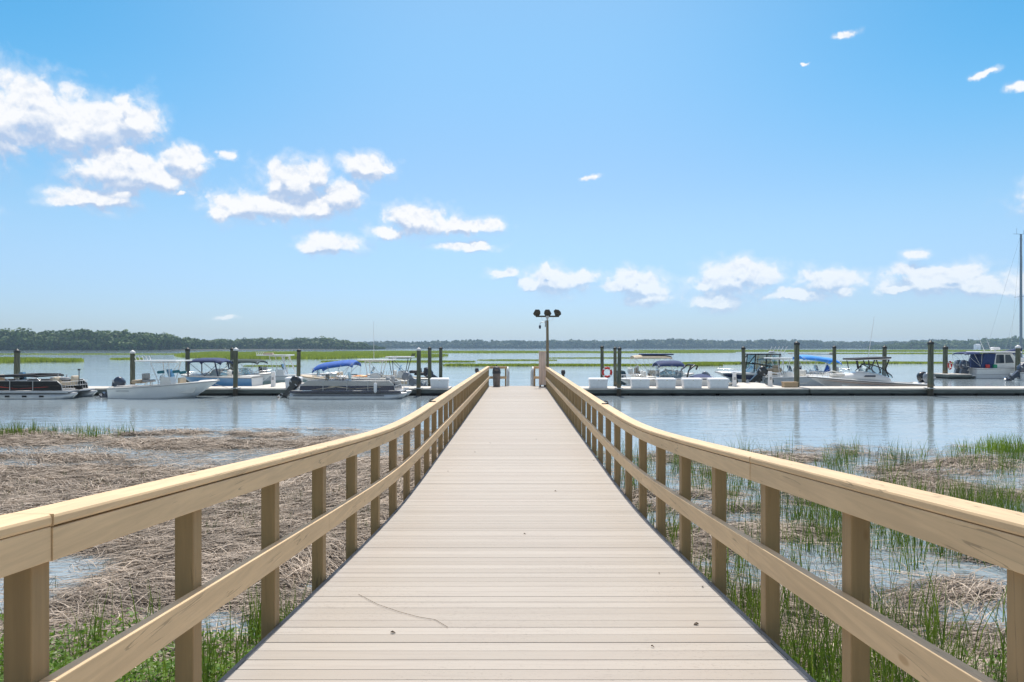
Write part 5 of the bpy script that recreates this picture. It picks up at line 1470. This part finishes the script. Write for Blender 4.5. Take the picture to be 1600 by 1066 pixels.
def leaves(xr, yr, n, cond, label, seed):
    rg = np.random.default_rng(seed)
    x = xr[0] + (xr[1] - xr[0]) * rg.random(n * 3); y = yr[0] + (yr[1] - yr[0]) * rg.random(n * 3)
    k = rg.random(n * 3) < cond(x, y); x, y = x[k][:n], y[k][:n]; n = len(x)
    top = .06 + .34 * vnoise(x, y, 1.6, 3, 13) * sstep(0, .35, np.abs(x) - 1.6)
    z = ground_z(x, y) + top * rg.random(n) ** .6
    a = rg.random(n) * 2 * math.pi; L = .014 + .024 * rg.random(n); W = L * (.35 + .25 * rg.random(n)); up = rg.normal(.35, .45, n); roll = rg.normal(0, .5, n)
    d = np.stack([np.cos(a) * np.cos(up), np.sin(a) * np.cos(up), np.sin(up)], 1)
    sd = np.stack([-np.sin(a) * np.cos(roll), np.cos(a) * np.cos(roll), np.sin(roll)], 1)
    c = np.stack([x, y, z], 1)
    V = np.stack([c - d * L[:, None], c + sd * W[:, None] - d * (.1 * L)[:, None], c + d * L[:, None], c - sd * W[:, None] - d * (.1 * L)[:, None]], 1).reshape(-1, 3)
    return tag(np_mesh('ground_cover', V, np.arange(n * 4).reshape(-1, 4), M_LEAF), label, kind='stuff')
leaves((-7.2, -1.66), (1.4, 7.4), 46000, lambda x, y: sstep(7.1, 5.6, y + .5 * vnoise(x, y, .8, 3, 2) * 2 - .5), 'bright leafy ground cover beneath the left handrail', 61)
leaves((1.66, 7.2), (1.4, 6.6), 34000, lambda x, y: sstep(6.5, 4.9, y + .5 * vnoise(x, y, .8, 3, 4) * 2 - .5), 'bright leafy ground cover beneath the right handrail', 62)

# green marsh islands out in the river, given as photo spans: left x, right x, near y, far y, blade height
def island(px0, px1, ynear, yfar, h, n, label, seed, taper=(.2, .2), gap=.0):
    rg = np.random.default_rng(seed)
    H_ = CAMZ - WATER
    d0, d1 = H_ * F / (ynear - 543), H_ * F / (yfar - 543)
    u = rg.random(n * 3); v = rg.random(n * 3)
    t = px0 + (px1 - px0) * u
    y = 1 / (1 / d0 + (1 / d1 - 1 / d0) * v)             # even in the picture's height
    e = np.minimum(1, np.minimum(u / taper[0] if taper[0] else 9, (1 - u) / taper[1] if taper[1] else 9))
    mid = .5 + .25 * (vnoise(u * 9, 0 * u, 1.0, 3, seed) - .5)
    nz = vnoise(t * .05, v * 4 + seed, 1.0, 3, seed + 3)
    keep = (np.abs(v - mid) < .5 * e ** .6 + .06 * (nz - .5)) & (nz > gap)
    x = (t - 808) * y / F
    x, y = x[keep][:n], y[keep][:n]; n = len(x)
    w = (.0016 * y + .05) * (.6 + .8 * rg.random(n)); hh = h * (.65 + .45 * rg.random(n)) * (.75 + .5 * vnoise(x, y * .5, .12, 2, 9))
    base = np.stack([x, y, np.full(n, WATER - .03)], 1)
    return tag(blades('marsh_grass', base, hh, w, rg.normal(0, .5, n), rg.normal(0, .15, (n, 2)), M_GRASSF, 1, .25), label, kind='stuff')
island(272, 700, 561.5, 550.5, .9, 26000, 'broad bright green marsh island behind the left boats', 1, (.16, .5))
island(-190, 132, 567.5, 562.5, .9, 9000, 'low green marsh spit at the far left', 2, (.05, .5))
island(172, 224, 562.5, 561, .45, 700, 'small sliver of marsh grass left of the broad island', 3)
island(-100, 420, 554.3, 553.3, .4, 7000, 'thin far line of marsh grass before the left wood', 4, (.05, .2), .30)
island(520, 980, 552.0, 549.2, .8, 12000, 'far green marsh band before the middle of the far shore', 5, (.2, .4))
island(860, 1150, 551.8, 550.2, .6, 7000, 'far green marsh sliver right of the light pole', 6, (.3, .3))
island(990, 1720, 549.8, 547.8, 1.1, 11000, 'farthest marsh line along the right shore', 7, (.2, .05), .15)
island(500, 745, 566.5, 565.0, .32, 6000, 'marsh strip seen between the three left pilings', 8, (.2, .3), .2)
island(692, 1010, 572.3, 570.8, .36, 9000, 'nearest marsh strip crossing behind the boardwalk end', 9, (.15, .1), .1)
island(745, 870, 563.8, 562.9, .26, 2600, 'short marsh strip left of the light pole', 10, (.4, .2), .2)
island(850, 1040, 560.3, 559.7, .3, 2200, 'thin marsh line right of the light pole', 11, (.3, .4), .35)
island(1000, 1130, 572.0, 570.8, .36, 4000, 'marsh strip behind the white boats right of the boardwalk', 12, (.1, .3), .1)
island(1065, 1172, 569.6, 567.2, .36, 4500, 'marsh patch left of the cruiser with black enclosure', 13, (.35, .2))
island(1190, 1492, 568.4, 566.8, .36, 9000, 'marsh strip behind the black hardtop boat', 14, (.1, .25), .15)
island(1300, 1700, 553.3, 552.4, .5, 8000, 'far marsh line at the right before the wood', 15, (.3, .05), .2)
island(380, 470, 573.0, 572.2, .22, 1800, 'thin marsh strip behind the pale green boat', 16, (.3, .3), .2)

# woods on the far shores
def forest(label, prof, d_of, rows, step, m, seed, card, kper, crown):
    rg = np.random.default_rng(seed)
    xs = np.array([p[0] for p in prof], float); ys = np.array([p[1] for p in prof], float)
    T = []
    for r in range(rows):
        px = xs[0]
        while px < xs[-1]:
            d = d_of(px) + r * step * 1.5 + rg.normal(0, step * .4)
            H_ = (543 - np.interp(px, xs, ys)) * d_of(px) / F + CAMZ - WATER
            s = (.55, .82, 1.0, 1.0, 1.0)[min(4, r)] * rg.uniform(.74, 1.06) if rg.random() > .10 else rg.uniform(1.0, 1.13)
            T.append(((px - 808) * d_of(px) / F + rg.normal(0, step * .3), d, max(3.0, H_ * s)))
            px += step * F / d_of(px) * rg.uniform(.7, 1.3)
    T = np.array(T); n = len(T)
    K = kper
    # several lobes make each crown
    nl = 6
    lob = rg.normal(0, 1, (n, nl, 3)) * np.array([.50, .50, .17])
    lr = rg.uniform(.42, .75, (n, nl))
    pick = rg.integers(0, nl, (n, K))
    dirs = rg.normal(0, 1, (n, K, 3)); dirs[..., 2] = dirs[..., 2] * .9 + .25; dirs /= np.linalg.norm(dirs, axis=-1, keepdims=True)
    ii = np.arange(n)[:, None]
    cr = crown * (.7 + .5 * rg.random(n)) * np.clip(T[:, 2] / 16, .6, 1.3)
    loc = lob[ii, pick] + dirs * (lr[ii, pick] * rg.uniform(.75, 1.05, (n, K)))[..., None]
    c = np.zeros((n, K, 3))
    c[..., 0] = T[:, None, 0] + loc[..., 0] * cr[:, None]
    c[..., 1] = T[:, None, 1] + loc[..., 1] * cr[:, None]
    c[..., 2] = WATER + T[:, None, 2] * np.clip(.66 + loc[..., 2] * .34, .02, 1.05)
    low = rg.random((n, K)) < .22                               # skirts of lower branches and undergrowth
    c[..., 2] = np.where(low, WATER + rg.random((n, K)) * T[:, None, 2] * .5, c[..., 2])
    c = c.reshape(-1, 3); dirs = dirs.reshape(-1, 3)
    nn = dirs + rg.normal(0, .35, dirs.shape); nn[:, 2] += .25; nn /= np.linalg.norm(nn, axis=1, keepdims=True)
    ref = rg.normal(0, 1, nn.shape); u = np.cross(nn, ref); u /= np.linalg.norm(u, axis=1, keepdims=True); v = np.cross(nn, u)
    sz = card * rg.uniform(.5, 1.3, (len(c), 1))
    V = np.stack([c - u * sz - v * sz * .6, c + u * sz * .8 - v * sz, c + u * sz + v * sz * .7, c - u * sz * .7 + v * sz], 1).reshape(-1, 3)
    return tag(np_mesh('forest', V, np.arange(len(V)).reshape(-1, 4), m), label, kind='stuff')
near_prof = [(-1100, 512), (-800, 509), (-420, 512), (-200, 510), (0, 513), (60, 514), (110, 513), (180, 515), (220, 516), (245, 520), (265, 526), (300, 528), (330, 530), (365, 529), (410, 527), (440, 530), (470, 526), (500, 526), (525, 529), (548, 531), (565, 536), (580, 541), (592, 545)]
forest('dark green wood along the left shore, stepping down toward the middle', near_prof, lambda p: 700 + 320 * float(sstep(200, 420, p)), 5, 6.0, M_TREE, 71, 1.25, 150, 6.0)
far_prof = [(540, 534), (600, 533), (660, 533.5), (720, 531.5), (760, 531), (830, 532), (880, 530.5), (960, 531.5), (1000, 531), (1050, 529), (1090, 530), (1140, 532), (1190, 530.5), (1240, 531), (1290, 531.5), (1340, 533), (1390, 534), (1430, 531), (1480, 530), (1530, 531.5), (1700, 531), (1900, 529), (2100, 530)]
forest('far hazy blue grey wood running along the whole far shore', far_prof, lambda p: 1900.0, 4, 13.0, M_TREE2, 72, 3.0, 120, 13.0)
forest('darker hazy wood on the right shore above the cabin boat', [(1380, 541), (1400, 537), (1440, 534), (1480, 533), (1530, 532), (1560, 528), (1580, 526), (1620, 526), (1700, 524), (1900, 522)], lambda p: 1350.0, 4, 9.0, M_TREE, 73, 2.1, 130, 9.0)
hs = empty('house', (PX(1527, 1310), 1310, WATER), 0.2, 'tiny white house at the foot of the far right wood', 'house')
b = MB(); b.box((0, 0, 3.6), (9, 7, 7.2)); b.build('wall', M_WHT, hs)
b = MB(); b.hexa([(-5.2, -4.2, 7.2), (5.2, -4.2, 7.2), (5.2, 4.2, 7.2), (-5.2, 4.2, 7.2)], [(-4.6, -.3, 9.8), (4.6, -.3, 9.8), (4.6, .3, 9.8), (-4.6, .3, 9.8)]); b.build('roof', M_GREYH, hs)
# the low banks the woods stand on
for (x0, x1, y0, y1, nm) in ((-1700, -190, 690, 1150, 'left'), (-600, 2400, 1860, 2300, 'far'), (760, 2000, 1330, 1600, 'right')):
    xs = np.linspace(x0, x1, 60); ys = np.linspace(y0, y1, 14)
    XX, YY = np.meshgrid(xs, ys)
    yy = YY + (vnoise(XX, 0 * XX, .012, 3, 4) - .5) * 60 * (YY == y0)
    if nm == 'left': yy = np.maximum(yy, 692 + 322 * sstep(200, 420, 808 + XX * F / np.maximum(yy, 700)))
    zz = WATER + .9 * sstep(0, .12, (YY - y0) / (y1 - y0)) - .35
    I = (np.arange(13)[:, None] * 60 + np.arange(59)[None]).ravel()
    tag(np_mesh('shore_bank', np.stack([XX, yy, zz], -1).reshape(-1, 3), np.stack([I, I + 1, I + 61, I + 60], 1), mat('bank_soil', (.06, .055, .035), .9, var=.3, scale=.2), smooth=True), 'low dark bank under the %s wood' % nm, kind='structure')

# ------------------------------------------------------------------ air
hm = bpy.data.materials.new('hazy_air'); hm.use_nodes = True
ht_ = hm.node_tree
for n in list(ht_.nodes): ht_.nodes.remove(n)
pv = ht_.nodes.new('ShaderNodeVolumePrincipled'); pv.inputs['Color'].default_value = (.58, .79, 1.0, 1); pv.inputs['Density'].default_value = 0.00014; pv.inputs['Anisotropy'].default_value = 0.3
om = ht_.nodes.new('ShaderNodeOutputMaterial'); ht_.links.new(pv.outputs[0], om.inputs['Volume'])
b = MB(); b.box((0, 1600, 16), (7300, 4100, 40)); hz = b.build('haze', hm); tag(hz, 'thin pale air between the boardwalk and the far shore', kind='stuff')
